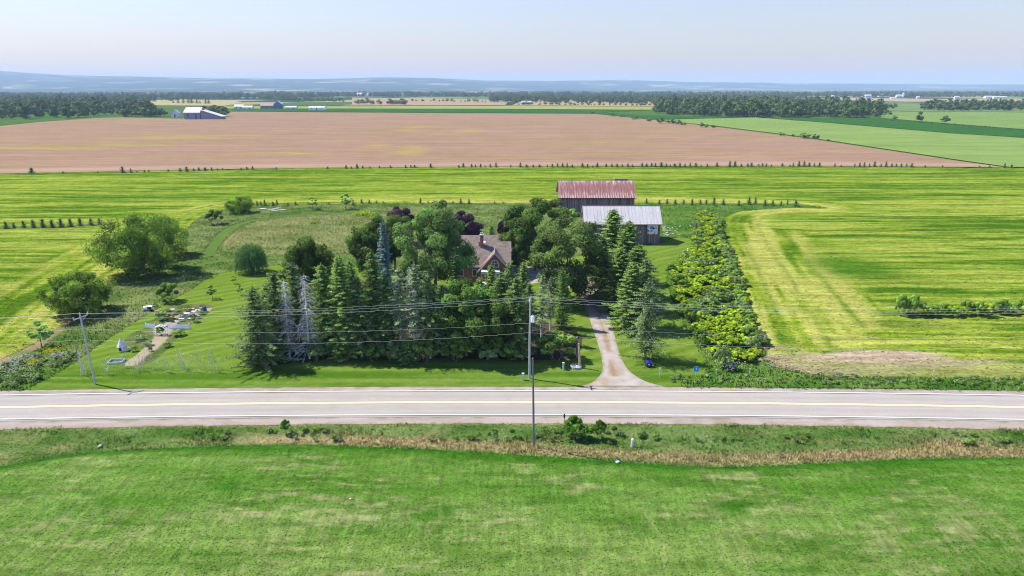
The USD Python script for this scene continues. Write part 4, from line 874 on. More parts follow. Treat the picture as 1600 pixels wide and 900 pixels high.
# wild verge with flowers at the far left, weeds along the right shoulder
vl = poly([(-60, 600), (0, 580), (60, 556), (118, 552), (118, 562), (72, 588), (30, 608), (-60, 612)], False)
fp = scatter(vl, 110, 81)
stuff_tag(instancer('wild_verge_brush', ['greyshrub', 'greyshrub', 'brightshrub'], fp, np.random.default_rng(82).uniform(.16, .42, len(fp)), 83), 'mixed green wild brush at the left end of the mown lawn', 'brush')
vr = Polygon(np.vstack([W(grav_n, False)[30:] + [0, 0.9], (W(grav_n, False)[30:] + [0, 3.6])[::-1]])).buffer(0)
vr = vr.intersection(Polygon([(22, 60), (75, 60), (75, 120), (22, 120)]))
fp = scatter(vr, 260, 84)
stuff_tag(instancer('roadside_weeds', ['greyshrub', 'brightshrub'], fp, np.random.default_rng(85).uniform(.10, .26, len(fp)), 86), 'low green weeds in a band along the right road shoulder', 'weeds')
vs = Polygon(np.vstack([W(curve_px([(0, 674), (800, 668), (1600, 676)], range(300, 1700, 50)), False), W(curve_px([(0, 690), (800, 684), (1600, 696)], range(300, 1700, 50)), False)[::-1]])).buffer(0)
fp = scatter(vs, 420, 87); fp = fp[noise2(fp[:, 0], fp[:, 1], 5, 3, 3, 88) > .5]
stuff_tag(instancer('ditch_weeds', ['shrub', 'greyshrub', 'brightshrub'], fp, np.random.default_rng(89).uniform(.10, .26, len(fp)), 90, z=-.4), 'clumps of leafy weeds on the verge between road and young crop', 'weeds')

# flowers
def flowers(name, spots, color, label, cat, size=.16, n=90, seed=0, h=.9):
    rng = np.random.default_rng(seed); P = []
    for px, py, r in spots:
        c = G(px, py); P.append(np.column_stack([c + rng.normal(size=(n, 2)) * r, rng.uniform(.35, 1, n) * h]))
    P = np.vstack(P); v, f = quads(P, rng.normal(size=P.shape) * .5 + [0, 0, 1], size, rng, 1.0)
    mesh(name, (v, f), M['blade'], col=np.repeat(shade_leaf(color, len(P), rng, None, .2, .05), 4, 0), kind='stuff', label=label, category=None) if False else \
        tagp(stage.GetPrimAtPath(mesh(name, (v, f), M['blade'], col=np.repeat(shade_leaf(color, len(P), rng, None, .2, .05), 4, 0))), label, cat, None, 'stuff')
flowers('white_flowers', [(20, 570, 1.6), (8, 578, 1.2), (30, 580, 1.3), (92, 560, .7), (38, 566, .9)], S(214, 218, 204), 'white flowering plants in the wild verge at the far left', 'flowers', .17, 230, 1)
flowers('yellow_flowers', [(86, 552, .7), (53, 571, .55), (80, 554, .6)], S(214, 214, 30), 'yellow flowering plants in the wild verge at the far left', 'flowers', .17, 260, 2)
flowers('white_bush_blossom', [(1142, 577, .75), (1136, 580, .6)], S(226, 226, 208), 'white blossom on the bush near the blue sign', 'flowers', .2, 120, 3, 1.3)
flowers('yellow_shrub_patch', [(565, 339, 1.6), (571, 338.5, 1.3)], S(176, 206, 20), 'bright yellow green patch of plants at the back of the meadow', 'plants', .5, 150, 4, 1.6)
flowers('green_shrub_patch', [(493, 351, 1.0)], S(140, 165, 24), 'small yellow green tuft standing alone in the meadow', 'plants', .4, 120, 5, 1.1)

# blades of grass
def tufts(name, p, z, col, h, wdt, seed, lean=.35, nb=3, label=None, cat=None):
    rng = np.random.default_rng(seed); n = len(p) * nb
    b = np.repeat(np.column_stack([p, z]), nb, 0) + np.column_stack([rng.normal(size=(n, 2)) * .06, np.zeros(n)]); hh = np.repeat(np.broadcast_to(h, (len(p),)), nb) * rng.uniform(.6, 1.2, n)
    a = rng.uniform(0, 6.283, n); t = np.stack([np.cos(a), np.sin(a), np.zeros(n)], 1); ln = rng.normal(size=(n, 2)) * lean
    top = b + np.column_stack([ln * hh[:, None], hh]); w = np.repeat(np.broadcast_to(wdt, (len(p),)), nb)[:, None]
    v = np.stack([b - t * w, b + t * w, top], 1).reshape(-1, 3); f = np.arange(3 * n).reshape(-1, 3)
    c = np.repeat(np.repeat(col, nb, 0) * rng.uniform(.82, 1.2, n)[:, None], 3, 0)
    nr = np.repeat(np.column_stack([rng.normal(size=(n, 2)) * .35, np.ones(n)]), 3, 0); nr /= np.linalg.norm(nr, axis=1, keepdims=True)
    tagp(stage.GetPrimAtPath(mesh(name, (v, f), M['blade'], col=c, normals=nr)), label, cat, None, 'stuff')
def sample(sh, n, seed, test=None):
    p, z, c = sh; t = cKDTree(p); rng = np.random.default_rng(seed)
    k = rng.choice(len(p), n); q = p[k] + rng.normal(size=(n, 2)) * .18
    return q, z[k], c[k], rng
q, z, c, rg = sample(NEAR, 90000, 91); keep = near_mask(q[:, 0], q[:, 1]) < .5; q, z, c = q[keep], z[keep], c[keep]
rn = np.random.default_rng(92); v, f = quads(np.column_stack([q, z + rn.uniform(.02, .10, len(q))]), rn.normal(size=(len(q), 3)) * [.35, .35, .1] + [0, 0, 1], rn.uniform(.08, .24, len(q)), rn, .5)
tagp(stage.GetPrimAtPath(mesh('crop_leaves', (v, f), M['blade'], col=np.repeat(c * rn.uniform(.8, 1.25, len(c))[:, None], 4, 0))), 'short green leaves of the young crop in front of the road', 'grass', None, 'stuff')
q, z, c, rg = sample(VERGE, 30000, 93); dr = dry(q[:, 0], q[:, 1]); hh = .10 + .26 * np.clip(dr, 0, 1) * (q[:, 0] > -20) + .18 * (noise2(q[:, 0], q[:, 1], 3, 2, 3, 94) > .58)
tufts('verge_grass', q, z, c * 1.3, hh, .045, 95, .4, 4, 'tall mixed green and straw coloured grass on the near road verge', 'grass')
q, z, c, rg = sample(ROUGH, 34000, 96)
tufts('rough_grass_blades', q, z, c * 1.35, .25 + .25 * noise2(q[:, 0], q[:, 1], 4, 4, 2, 97), .07, 98, .4, 3, 'unmown rough grass around the lawn and behind the yard', 'grass')
q, z, c, rg = sample(MEADOW, 12000, 99)
tufts('meadow_grass', q, z, c * 1.3, .3, .08, 100, .45, 3, 'straw coloured tall grass of the back meadow', 'grass')
q, z, c, rg = sample(SOY, 60000, 101); kk = (q[:, 1] < 235) & (np.abs(q[:, 0]) < 170); q, z, c = q[kk], z[kk], c[kk]
pn = np.column_stack([q, z + .05]); rg2 = np.random.default_rng(102); v, f = quads(pn, rg2.normal(size=pn.shape) * [.35, .35, .1] + [0, 0, 1], rg2.uniform(.2, .5, len(pn)), rg2, .8)
tagp(stage.GetPrimAtPath(mesh('soybean_leaves', (v, f), M['blade'], col=np.repeat(c * rg2.uniform(.85, 1.2, len(c))[:, None], 4, 0))), 'leafy tops of the soybean crop around the farmyard', 'crop', None, 'stuff')

# straw heaps of dead brush beside the right field
dp = []
dr_ = np.random.default_rng(103)
for px, py, r, n in ((1205, 562, 1.2, 120), (1222, 572, 1.5, 160), (1245, 577, 1.6, 160), (1275, 581, 1.8, 120), (1310, 585, 2.2, 120), (1196, 545, .8, 70)):
    cpt = G(px, py)
    for k in range(n):
        a = dr_.uniform(0, 6.28); l = dr_.uniform(.4, 1.3); o = np.r_[cpt + dr_.normal(size=2) * [r, r * .5], dr_.uniform(.05, .45)]
        dp.append(tube([o, o + [math.cos(a) * l, math.sin(a) * l, dr_.uniform(-.1, .35)]], [.03, .012], 3, False))
tagp(stage.GetPrimAtPath(mesh('dead_brush_pile', join(dp), M['wood'])), 'brown heap of dead brush and stalks at the corner of the right field', 'brush', None, 'stuff')

# ------------------------------------------------------------------ woods
def wood(name, px_poly, n, seed, kinds, smin, smax, label):
    pg = poly(px_poly, False); p = scatter(pg, n, seed); rng = np.random.default_rng(seed)
    prim = instancer(name, kinds, p, rng.uniform(smin, smax, len(p)), seed + 1, z=-.6); stuff_tag(prim, label, 'wood')
FT = ['fartree_a', 'fartree_b', 'fartree_a', 'fartree_c']
wood('woodland', [(-700, 205), (-200, 196), (0, 189), (60, 186), (150, 182.5), (245, 182), (262, 176), (236, 170), (200, 166), (0, 162), (-700, 166)], 1500, 201, FT, .55, 1.5, 'dark green wood at the left edge beyond the brown field')
wood('woodland', [(-700, 166), (0, 162), (200, 165), (230, 160), (330, 156), (450, 155), (520, 153), (520, 149.5), (0, 149)], 2600, 203, FT, .55, 1.5, 'bluish green wood filling the left distance')
wood('woodland', [(1022, 178), (1100, 182), (1190, 184), (1290, 184.5), (1372, 183.5), (1376, 176), (1330, 168), (1230, 163), (1100, 164), (1030, 170)], 1100, 205, FT, .6, 1.5, 'large dark wood on the right beyond the pale green field')
wood('woodland', [(765, 160), (860, 161.5), (1010, 163), (1030, 166), (1150, 162), (1240, 160), (1240, 155), (1000, 153), (765, 154)], 1500, 207, FT, .7, 1.2, 'long bluish belt of trees in the middle distance')
wood('woodland', [(1440, 172), (1520, 174), (1530, 172), (1600, 173.5), (1900, 176), (1900, 171), (1600, 169), (1560, 168), (1530, 169), (1460, 168)], 300, 209, FT, .7, 1.3, 'belt of trees beyond the pale field at the far right')
wood('woodland', [(400, 152.5), (2100, 153), (2100, 148.5), (400, 148)], 2600, 211, ['fartree_a', 'fartree_b'], .8, 1.6, 'low blue band of far trees on the plain')
hd = np.random.default_rng(213)
for pts, n, h0, h1, lb, gp_ in [
    ([(190, 182.5), (262, 182)], 11, 8, 15, 'round tree in the row left of the far grey barn', 'trees left of the far barn'),
    ([(318, 180), (355, 182.5)], 5, 12, 19, 'dark tree behind the far grey barn', 'trees behind the far barn'),
    ([(605, 163.5), (635, 164)], 9, 5, 11, 'tree in the clump left of the middle of the far fields', 'trees of the far clump'),
    ([(555, 163), (600, 164)], 7, 5, 11, 'tree in the row right of the far white sheds', 'trees right of the white sheds'),
    ([(410, 157), (540, 160)], 22, 4, 9, 'tree in the row behind the distant blue barn', 'trees behind the distant farm'),
    ([(640, 158.5), (790, 160)], 22, 2, 6, 'small tree along the tan fields in the distance', 'trees along the tan fields'),
    ([(808, 164), (1020, 166)], 30, 2.5, 7, 'small tree along the pale grain field in the distance', 'trees along the grain field'),
    ([(1370, 178), (1392, 180)], 5, 6, 12, 'tree at the right end of the large wood', 'trees at the end of the wood'),
    ([(1363, 169), (1400, 170)], 8, 4, 9, 'dark tree in the row beyond the large wood', 'trees beyond the wood'),
    ([(1490, 160), (1600, 162)], 16, 3, 6, 'small tree in the row before the far white buildings', 'trees before the far buildings'),
    ([(1385, 188.5), (1600, 203.5)], 26, 1.2, 3.2, 'low bush on the line between the dark and pale green fields', 'bushes between the right fields'),
    ([(270, 161), (330, 162)], 9, 4, 8, 'dark conifer before the golden field in the left distance', 'conifers before the golden field')]:
    for i in range(n):
        t = (i + hd.uniform(.1, .9)) / n; px = pts[0][0] + (pts[1][0] - pts[0][0]) * t; b = pts[0][1] + (pts[1][1] - pts[0][1]) * t; h = hd.uniform(h0, h1)
        plant('fartree_c' if 'conifer' in lb else ('fartree_a' if hd.random() < .6 else 'fartree_b'), 'field_tree', px, b, b - h, h * hd.uniform(.7, 1.25), nth(i, lb), 'tree', gp_)

# ------------------------------------------------------------------ farmhouse
def local(vf, o): return (vf[0] - np.array(o, float), vf[1])
def slab(p0, p1, p2, p3, t):
    """a roof plane with thickness t below its four corners"""
    p = np.array([p0, p1, p2, p3], float); n = np.cross(p[1] - p[0], p[3] - p[0]); n /= np.linalg.norm(n); n = n if n[2] > 0 else -n
    m = trimesh.convex.convex_hull(np.vstack([p, p - n * t])); return np.array(m.vertices), np.array(m.faces)

hx0, hx1, hy0, hy1, hrY, he, hr = -12.0, X(798.8, 139, 4.5) - .35, 137.0, 146.0, 141.5, 3.8, 7.6
hb = (hx0 / 2, 137.0, 0)
H1 = thing('brick_house', hb, 0, 'red brick farmhouse with brown shingle roof and arched gable window', 'house')
add = lambda name, vf, mat, parent=H1, **k: mesh(name, local(vf, hb), M[mat], parent, **k)
add('wall', prism([(hy0, -.3), (hy1, -.3), (hy1, he), (hrY, hr - .25), (hy0, he)], hx0, hx1, 'yz'), 'brick')
sl = (hr - he) / (hrY - hy0)
def roof_pair(x0, x1, y0, yr, y1, ze, zr, over, t=.16, ov_x=.35):
    s0 = (zr - ze) / (yr - y0); s1 = (zr - ze) / (y1 - yr)
    a = slab((x0 - ov_x, y0 - over, ze - s0 * over), (x1 + ov_x, y0 - over, ze - s0 * over), (x1 + ov_x, yr, zr), (x0 - ov_x, yr, zr), t)
    b = slab((x0 - ov_x, y1 + over, ze - s1 * over), (x1 + ov_x, y1 + over, ze - s1 * over), (x1 + ov_x, yr + .004, zr), (x0 - ov_x, yr + .004, zr), t)
    return join([a, b])
rp = add('roof', roof_pair(hx0, hx1, hy0, hrY, hy1, he, hr, .45), 'shingle')
add('roof_trim', join([box(hx0 - .36, hy0 - .50, he - .62, hx1 + .36, hy0 - .47, he - .40)]), 'offwhite')
wx0, wx1 = -13.5, X(790, 150, 7) - .3
add('wing_wall', prism([(146.02, -.3), (154, -.3), (154, 3.8), (150, 6.95), (146.02, 4.0)], wx0, wx1, 'yz'), 'brick')
add('wing_roof', roof_pair(wx0, wx1, 146.4, 150, 153.6, 4.1, 7.2, .4), 'shingle')
gx = X(773, 136, 5); gw, gz, ge, gy0 = 3.15, 6.55, 3.0, 136.1
add('gable_wall', prism([(gx - gw, -.3), (gx + gw, -.3), (gx + gw, ge + .25), (gx, gz - .2), (gx - gw, ge + .25)], gy0, 137.3, 'xz'), 'brick')
s = (gz - ge) / (gw + .0)
gl = slab((gx - gw - .42, gy0 - .55, ge - .42 * s), (gx, gy0 - .55, gz), (gx, 141.0, gz), (gx - gw - .42, 139.0, ge - .42 * s), .16)
gr_ = slab((gx + gw + .42, gy0 - .55, ge - .42 * s), (gx + .003, gy0 - .55, gz), (gx + .003, 141.0, gz), (gx + gw + .42, 139.0, ge - .42 * s), .16)
add('gable_roof', join([gl, gr_]), 'shingle')
for sg in (-1, 1):
    add('barge_board', prism([(gx + sg * (gw + .44), ge - .44 * s - .02), (gx, gz + .01), (gx, gz - .32), (gx + sg * (gw + .44), ge - .44 * s - .32)] if sg < 0 else [(gx, gz + .01), (gx + sg * (gw + .44), ge - .44 * s - .02), (gx + sg * (gw + .44), ge - .44 * s - .32), (gx, gz - .32)], gy0 - .60, gy0 - .557, 'xz'), 'offwhite')
arc = [(gx - .65, 3.35), (gx + .65, 3.35)] + [(gx + .65 * math.cos(a), 4.1 + .65 * math.sin(a)) for a in np.linspace(0, math.pi, 12)]
arc_o = [(gx - .95, 3.3), (gx + .95, 3.3)] + [(gx + .95 * math.cos(a), 4.1 + .95 * math.sin(a)) for a in np.linspace(0, math.pi, 14)]
arc_f = [(gx - .75, 3.3), (gx + .75, 3.3)] + [(gx + .75 * math.cos(a), 4.1 + .75 * math.sin(a)) for a in np.linspace(0, math.pi, 14)]
add('brick_arch', (lambda m: (np.stack([m[0][:, 0], m[0][:, 1], m[0][:, 2]], 1), m[1]))(prism(list(Polygon(arc_o).exterior.coords)[:-1], gy0 - .05, gy0 - .003, 'xz')), 'terracotta')
wn = add('arched_window', prism(arc_f, gy0 - .09, gy0 - .053, 'xz'), 'white')
add('pane', prism(arc, gy0 - .115, gy0 - .093, 'xz'), 'glass', wn)
add('mullion', join([box(gx - .03, gy0 - .14, 3.35, gx + .03, gy0 - .118, 4.7), box(gx - .64, gy0 - .14, 4.07, gx + .64, gy0 - .119, 4.13)]), 'white', wn)
px0, px1 = X(752, 134.5, 3), X(781, 134.5, 3)
po = add('porch_roof', box(px0, 133.6, 2.78, px1, gy0 - .16, 2.98), 'greenbox')
add('porch_fascia', box(px0 - .03, 133.52, 2.62, px1 + .03, 133.58, 3.03), 'white', po)
for k in range(4):
    xx = px0 + .15 + (px1 - px0 - .3) * k / 3; add('porch_post', box(xx - .07, 133.62, 0, xx + .07, 133.76, 2.77), 'white')
add('porch_floor', box(px0, 133.5, -.2, px1, gy0 - .02, .35), 'concrete')
add('front_door', box(gx - .5, gy0 - .06, .36, gx + .5, gy0 - .01, 2.4), 'white')
for xx in (hx0 + 1.4, hx0 + 4.2):
    w1 = add('window', box(xx - .5, hy0 - .05, 1.2, xx + .5, hy0 - .004, 2.7), 'white'); add('pane', box(xx - .42, hy0 - .07, 1.28, xx + .42, hy0 - .053, 2.62), 'glass', w1)
w1 = add('window', box(hx1 + .004, 140.9, 4.6, hx1 + .05, 141.9, 6.0), 'white'); add('pane', box(hx1 + .053, 140.98, 4.68, hx1 + .07, 141.82, 5.92), 'glass', w1)
cx = X(752.8, 140.6, 8)
ch = add('chimney', box(cx - .33, 140.25, 6.2, cx + .33, 141.0, 9.1), 'brick')
add('chimney_cap', box(cx - .42, 140.15, 9.103, cx + .42, 141.1, 9.3), 'offwhite', ch)
for sx in (-.18, .18): add('flue', (lambda t: t)(tube([[cx + sx, 140.62, 9.3], [cx + sx, 140.62, 9.75]], [.14, .13], 8)), 'concrete', ch)
add('flashing', slab((cx + .33, 141.2, 7.42), (cx + .75, 141.2, 7.42), (cx + .75, 141.49, 7.62), (cx + .33, 141.49, 7.62), .05), 'white')
vx = X(748.8, 140.6, 7.2); add('roof_vent', tube([[vx, 140.6, 6.7], [vx, 140.6, 7.5], [vx, 140.45, 7.62]], [.11, .11, .15], 8), 'black')

# ------------------------------------------------------------------ barns
rust = usdkit.material(stage, L + 'rusty_red_roof', {
    'g': ('geometry', {}), 'mp': ('mapping', {'scale': (2.2, .30, .30)}), 'n': ('noise_texture', {'scale': 1.0, 'detail': 6.0, 'roughness': .7}),
    'mp2': ('mapping', {'scale': (1.0, .12, .12)}), 'wv': ('wave_texture', {'wave_type': 'bands', 'bands_direction': 'x', 'scale': .42, 'distortion': 1.6, 'detail': 2.0}),
    's': ('separate_xyz', {}), 'e': ('map_range', {'from_min': 5.6, 'from_max': 8.0, 'to_min': .34, 'to_max': -.02, 'clamp': True}), 'e2': ('map_range', {'from_min': 8.8, 'from_max': 10.2, 'to_min': -.03, 'to_max': .12, 'clamp': True}),
    'm1': ('math', {'math_type': 'multiply'}), 'a1': ('math', {'math_type': 'add'}), 'a2': ('math', {'math_type': 'add'}),
    'r': ('rgb_ramp', {'ramp': [(0, (.155, .060, .052)), (.47, (.20, .085, .075)), (.58, (.25, .13, .12)), (.70, (.40, .34, .33)), (1, (.48, .45, .44))]}),
    'p': ('principled_bsdf', {'roughness': .6, 'specular_ior_level': .3})},
    [('g.position', 'mp.vector'), ('mp.vector', 'n.vector'), ('g.position', 'mp2.vector'), ('mp2.vector', 'wv.vector'), ('g.position', 's.vector'), ('s.z', 'e.value'), ('s.z', 'e2.value'),
     ('wv.fac', 'm1.value1'), ('e.result', 'm1.value2'), ('n.fac', 'a1.value1'), ('m1.value', 'a1.value2'), ('a1.value', 'a2.value1'), ('e2.result', 'a2.value2'), ('a2.value', 'r.fac'), ('r.color', 'p.base_color')], surface='p.BSDF')
M['rust'] = rust
M['metalroof'] = plain('pale_metal_roof', (.40, .385, .39), .55, .16, .7, spec=.35, stretch=(1.5, .3, .3))
M['redtrim'] = plain('red_trim', (.22, .05, .05), .7, .2)
def boards(a, b, z0, z1, w, rng, proud=.05, top=None, drop=.02):
    """upright boards from a to b (picture of a wall seen from its outside), top(t) gives the height at t"""
    a, b = np.array(a, float), np.array(b, float); l = np.linalg.norm(b - a); n = int(l / w); d = (b - a) / l; nn = np.array([d[1], -d[0]]); out = []; cc = []
    for k in range(n):
        if rng.random() < drop: continue
        t0, t1 = k * w + .012, (k + 1) * w - .012; pr = proud * rng.uniform(.4, 1.0); zt = (top((t0 + t1) / 2 / l) if top else z1) - .02
        p0, p1 = a + d * t0, a + d * t1; q0, q1 = p0 + nn * pr, p1 + nn * pr; zb = z0 + rng.uniform(0, .12)
        v = np.array([[*p0, zb], [*p1, zb], [*q1, zb], [*q0, zb], [*p0, zt], [*p1, zt], [*q1, zt], [*q0, zt]])
        cc.append(np.tile(np.array([.135, .112, .10]) * rng.uniform(.55, 1.5) * [1, rng.uniform(.94, 1.02), rng.uniform(.88, 1.05)], (8, 1)))
        out.append((v, np.array([[0, 1, 2], [0, 2, 3], [4, 6, 5], [4, 7, 6], [0, 4, 5], [0, 5, 1], [1, 5, 6], [1, 6, 2], [2, 6, 7], [2, 7, 3], [3, 7, 4], [3, 4, 0]])))
    return join(out), np.vstack(cc)
def ribs(x0, x1, y0, yr, ze, zr, step, w=.05, hgt=.05, sgn=1):
    out = []
    for x in np.arange(x0 + .02, x1 - .02, step):
        n = np.array([0, -(zr - ze), (yr - y0) * sgn]); n = n / np.linalg.norm(n); n = n if n[2] > 0 else -n
        p = np.array([[x, y0, ze], [x + w, y0, ze], [x + w, yr, zr], [x, yr, zr]]); m = trimesh.convex.convex_hull(np.vstack([p + n * .002, p + n * hgt])); out.append((np.array(m.vertices), np.array(m.faces)))
    return join(out)
def barn(name, label, x0, x1, y0, yr, y1, ze, zr, roofmat, seed, over=.5, ovx=.5, rib=1.0):
    o = ((x0 + x1) / 2, y0, 0); t = thing(name, o, 0, label, 'barn'); ad = lambda n, vf, m, p=t, **k: mesh(n, local(vf, o), M[m], p, **k); rng = np.random.default_rng(seed)
    ad('frame', prism([(y0, -.4), (y1, -.4), (y1, ze), (yr, zr - .2), (y0, ze)], x0, x1, 'yz'), 'barnwood')
    bw = boards((x0, y0), (x1, y0), 0, ze, .28, rng); ad('boards', bw[0], 'board', col=bw[1], kind='stuff')
    tp_ = lambda f: (lambda q: ze + (zr - .2 - ze) * (1 - abs(2 * q - 1)))
    bw = boards((x1, y0), (x1, y1), 0, ze, .28, rng, top=tp_(0)); ad('boards', bw[0], 'board', col=bw[1], kind='stuff')
    bw = boards((x0, y1), (x0, y0), 0, ze, .28, rng, top=tp_(0)); ad('boards', bw[0], 'board', col=bw[1], kind='stuff')
    rf = ad('roof', roof_pair(x0, x1, y0, yr, y1, ze, zr, over, .10, ovx), roofmat)
    s0 = (zr - ze) / (yr - y0)
    ad('roof_ribs', ribs(x0 - ovx, x1 + ovx, y0 - over, yr, ze - s0 * over, zr, rib), roofmat, rf, kind='stuff')
    return t, ad
b0, b1 = X(875, 213, 4), X(991, 213, 4)
T1, ad1 = barn('red_roofed_barn', 'weathered grey board barn with a rusty red metal roof, farther of the two', b0, b1, 213, 219, 225, 6.3, 10.4, 'rust', 301, .6, .55, .95)
ad1('roof_hatch', slab((X(960, 219, 10), 219.2, 10.95), (X(982, 219, 10), 219.2, 10.95), (X(982, 219, 10), 221, 10.75), (X(960, 219, 10), 221, 10.75), .12), 'metalroof')
ad1('hatch_wall', box(X(960.5, 219, 10), 219.3, 9.9, X(981.5, 219, 10), 220.8, 10.8), 'barnwood')
ad1('door', box(b0 + 9, 212.9, 0, b0 + 12.5, 212.945, 3.6), 'wood')
ad1('fascia', box(b0 - .5, 212.33, 5.72, b1 + .5, 212.38, 5.90), 'redtrim')
c0, c1 = X(914.5, 173, 4), X(1031.5, 173, 4)
T2, ad2 = barn('white_roofed_barn', 'weathered grey board barn with a pale metal roof and a painted quilt square', c0, c1, 173, 177.5, 182, 5.65, 9.3, 'metalroof', 302, .5, .45, .9)
ad2('ridge_cap', box(c0 - .46, 177.35, 9.31, c1 + .46, 177.65, 9.38), 'redtrim')
ad2('fascia', box(c0 - .45, 172.42, 5.12, c1 + .45, 172.47, 5.27), 'redtrim')
ad2('sill_beam', box(c0 + .1, 172.90, -.1, c1 - .02, 172.93, .25), 'barnwood')
ad2('door', box(c1 - 9.0, 172.9, 0, c1 - 6.2, 172.935, 3.1), 'wood')
qx0, qx1, qz0, qz1 = X(1011.5, 172.8, 4), X(1028, 172.8, 4), Z(366, 172.8), Z(349.5, 172.8)
qs, qh = (qx1 - qx0) / 4, (qz1 - qz0) / 4
qp = ad2('quilt_board', box(qx0, 172.80, qz0, qx1, 172.93, qz1), 'offwhite')
M['q_orange'] = plain('quilt_orange', (.60, .17, .04), .7, .05); M['q_blue'] = plain('quilt_blue', (.03, .16, .42), .7, .05); M['q_sky'] = plain('quilt_pale_blue', (.25, .45, .58), .7, .05); M['q_navy'] = plain('quilt_dark', (.02, .03, .08), .7, .05); M['q_yellow'] = plain('quilt_yellow', (.62, .48, .12), .7, .05)
def tri(pts, mat):
    ad2('quilt_patch', prism([(qx0 + a * qs, qz0 + b * qh) for a, b in pts], 172.775, 172.797, 'xz'), mat, qp)
for pts, m in [([(2, 4), (3, 4), (3, 3)], 'q_orange'), ([(2, 3), (3, 3), (2, 4)], 'q_yellow'), ([(3, 2), (4, 2), (3, 3)], 'q_orange'), ([(3, 4), (4, 4), (4, 3)], 'q_yellow'),
               ([(0, 2), (1, 3), (0, 3)], 'q_sky'), ([(1, 3), (2, 3), (2, 4)], 'q_sky'), ([(1, 2), (2, 2), (2, 3), (1, 3)], 'q_blue'), ([(2, 2), (3, 2), (2, 3)], 'q_navy'), ([(1, 1), (2, 1), (2, 2)], 'q_blue'), ([(1, 1), (2, 2), (1, 2)], 'q_sky'),
               ([(2, 1), (3, 1), (3, 2)], 'q_sky'), ([(2, 0), (3, 0), (3, 1)], 'q_orange'), ([(3, 0), (4, 1), (3, 1)], 'q_yellow'), ([(0, 1), (1, 1), (0, 2)], 'q_navy'), ([(1, 0), (2, 1), (1, 1)], 'q_yellow'), ([(0, 0), (1, 0), (0, 1)], 'q_orange')]:
    tri(pts, m)

# rubble beside the white barn, each stone its own piece
def rock(rng, r):
    m = trimesh.creation.icosphere(1, r); m.vertices *= 1 + .22 * rng.normal(size=(len(m.vertices), 1)); m.vertices *= rng.uniform(.7, 1.2, 3) * [1, 1, .65]; return np.array(m.vertices), np.array(m.faces)
rr = np.random.default_rng(310); o = np.r_[G(1046, 363), 0]
rs = thing('rubble_heap', o, 0, 'heap of pale rubble stones beside the right end of the white barn', 'stones')
for k in range(46):
    px, py = 1036 + abs(rr.normal()) * 11, rr.uniform(354, 369); p = G(px, py); v, f = rock(rr, rr.uniform(.15, .42)); mesh('stone', (v + [p[0] - o[0], p[1] - o[1], .1], f), M['stone'], rs)
o = np.r_[G(432, 330), 0]; bp = thing('board_pile', o, 0, 'pile of pale boards at the back left edge of the meadow', 'boards')
for k in range(12):
    p = G(rr.uniform(408, 444), rr.uniform(327, 332)); l = rr.uniform(1.5, 3.2); a = rr.normal() * .25; m = trimesh.creation.box([l, .35, .08]); m.apply_transform(trimesh.transformations.rotation_matrix(a, [0, 0, 1])); m.apply_translation([p[0] - o[0], p[1] - o[1], .35 + .12 * (k % 3)]); mesh('board', m, M['offwhite'], bp)

# ------------------------------------------------------------------ far farms
M['farwall'] = plain('far_grey_wall', (.16, .16, .19), .9, .1); M['farroof'] = plain('far_pale_roof', (.42, .40, .43), .6, .08); M['farblue'] = plain('far_blue_wall', (.07, .11, .19), .8, .1); M['farbrown'] = plain('far_brown_roof', (.30, .20, .18), .8, .1)
def far_building(name, label, cat, pxa, pxb, base, eave, ridge, wall, roof, gable_side=False, depth=None, group=None):
    a, b = G(pxa, base), G(pxb, base); Yc = a[1]; x0, x1 = a[0], b[0]; ze, zr = Z(eave, Yc), Z(ridge, Yc + (depth or 12) / 2); d = depth or max(8, (x1 - x0) * .5)
    o = ((x0 + x1) / 2, Yc, 0); t = thing(name, o, 0, label, cat, group); A = lambda n, vf, m, p=t: mesh(n, local(vf, o), M[m], p)
    if gable_side:
        A('wall', prism([(x0, -.5), (x1, -.5), (x1, ze), ((x0 + x1) / 2, zr - .2), (x0, ze)], Yc, Yc + d, 'xz'), wall)
        xm = (x0 + x1) / 2
        A('roof', join([slab((x0 - .4, Yc - .4, ze), (xm, Yc - .4, zr), (xm, Yc + d + .4, zr), (x0 - .4, Yc + d + .4, ze), .3), slab((x1 + .4, Yc - .4, ze), (xm + .01, Yc - .4, zr), (xm + .01, Yc + d + .4, zr), (x1 + .4, Yc + d + .4, ze), .3)]), roof)
    else:
        A('wall', prism([(Yc, -.5), (Yc + d, -.5), (Yc + d, ze), (Yc + d / 2, zr - .2), (Yc, ze)], x0, x1, 'yz'), wall)
        A('roof', roof_pair(x0, x1, Yc, Yc + d / 2, Yc + d, ze, zr, .5, .3, .5), roof)
    n = max(1, int((x1 - x0) / 8))
    for k in range(n):
        xx = x0 + (x1 - x0) * (k + .5) / n; A('door' if k == n // 2 else 'window', box(xx - .9, Yc - .12, 0 if k == n // 2 else ze * .4, xx + .9, Yc - .02, ze * .75), 'black')
    return t, A, o, Yc
t, A, o, Yc = far_building('far_barn', 'grey barn with pale roof and sloping lean-to at the far edge of the brown field', 'barn', 288, 313, 186.5, 175.5, 167.5, 'farwall', 'farroof', depth=20)
xa, xb = X(313, Yc, 5), X(345, Yc, 5)
A('lean_to', prism([(xa + .05, -.5), (xb - 1, -.5), (xb - 1, Z(182.5, Yc)), (xa + .05, Z(173, Yc))], Yc + 1, Yc + 17, 'xz'), 'farwall')
A('lean_to_roof', slab((xa - .3, Yc + .3, Z(171.5, Yc)), (xb + .8, Yc + .3, Z(182, Yc)), (xb + .8, Yc + 18, Z(182, Yc)), (xa - .3, Yc + 18, Z(171.5, Yc)), .35), 'farroof')
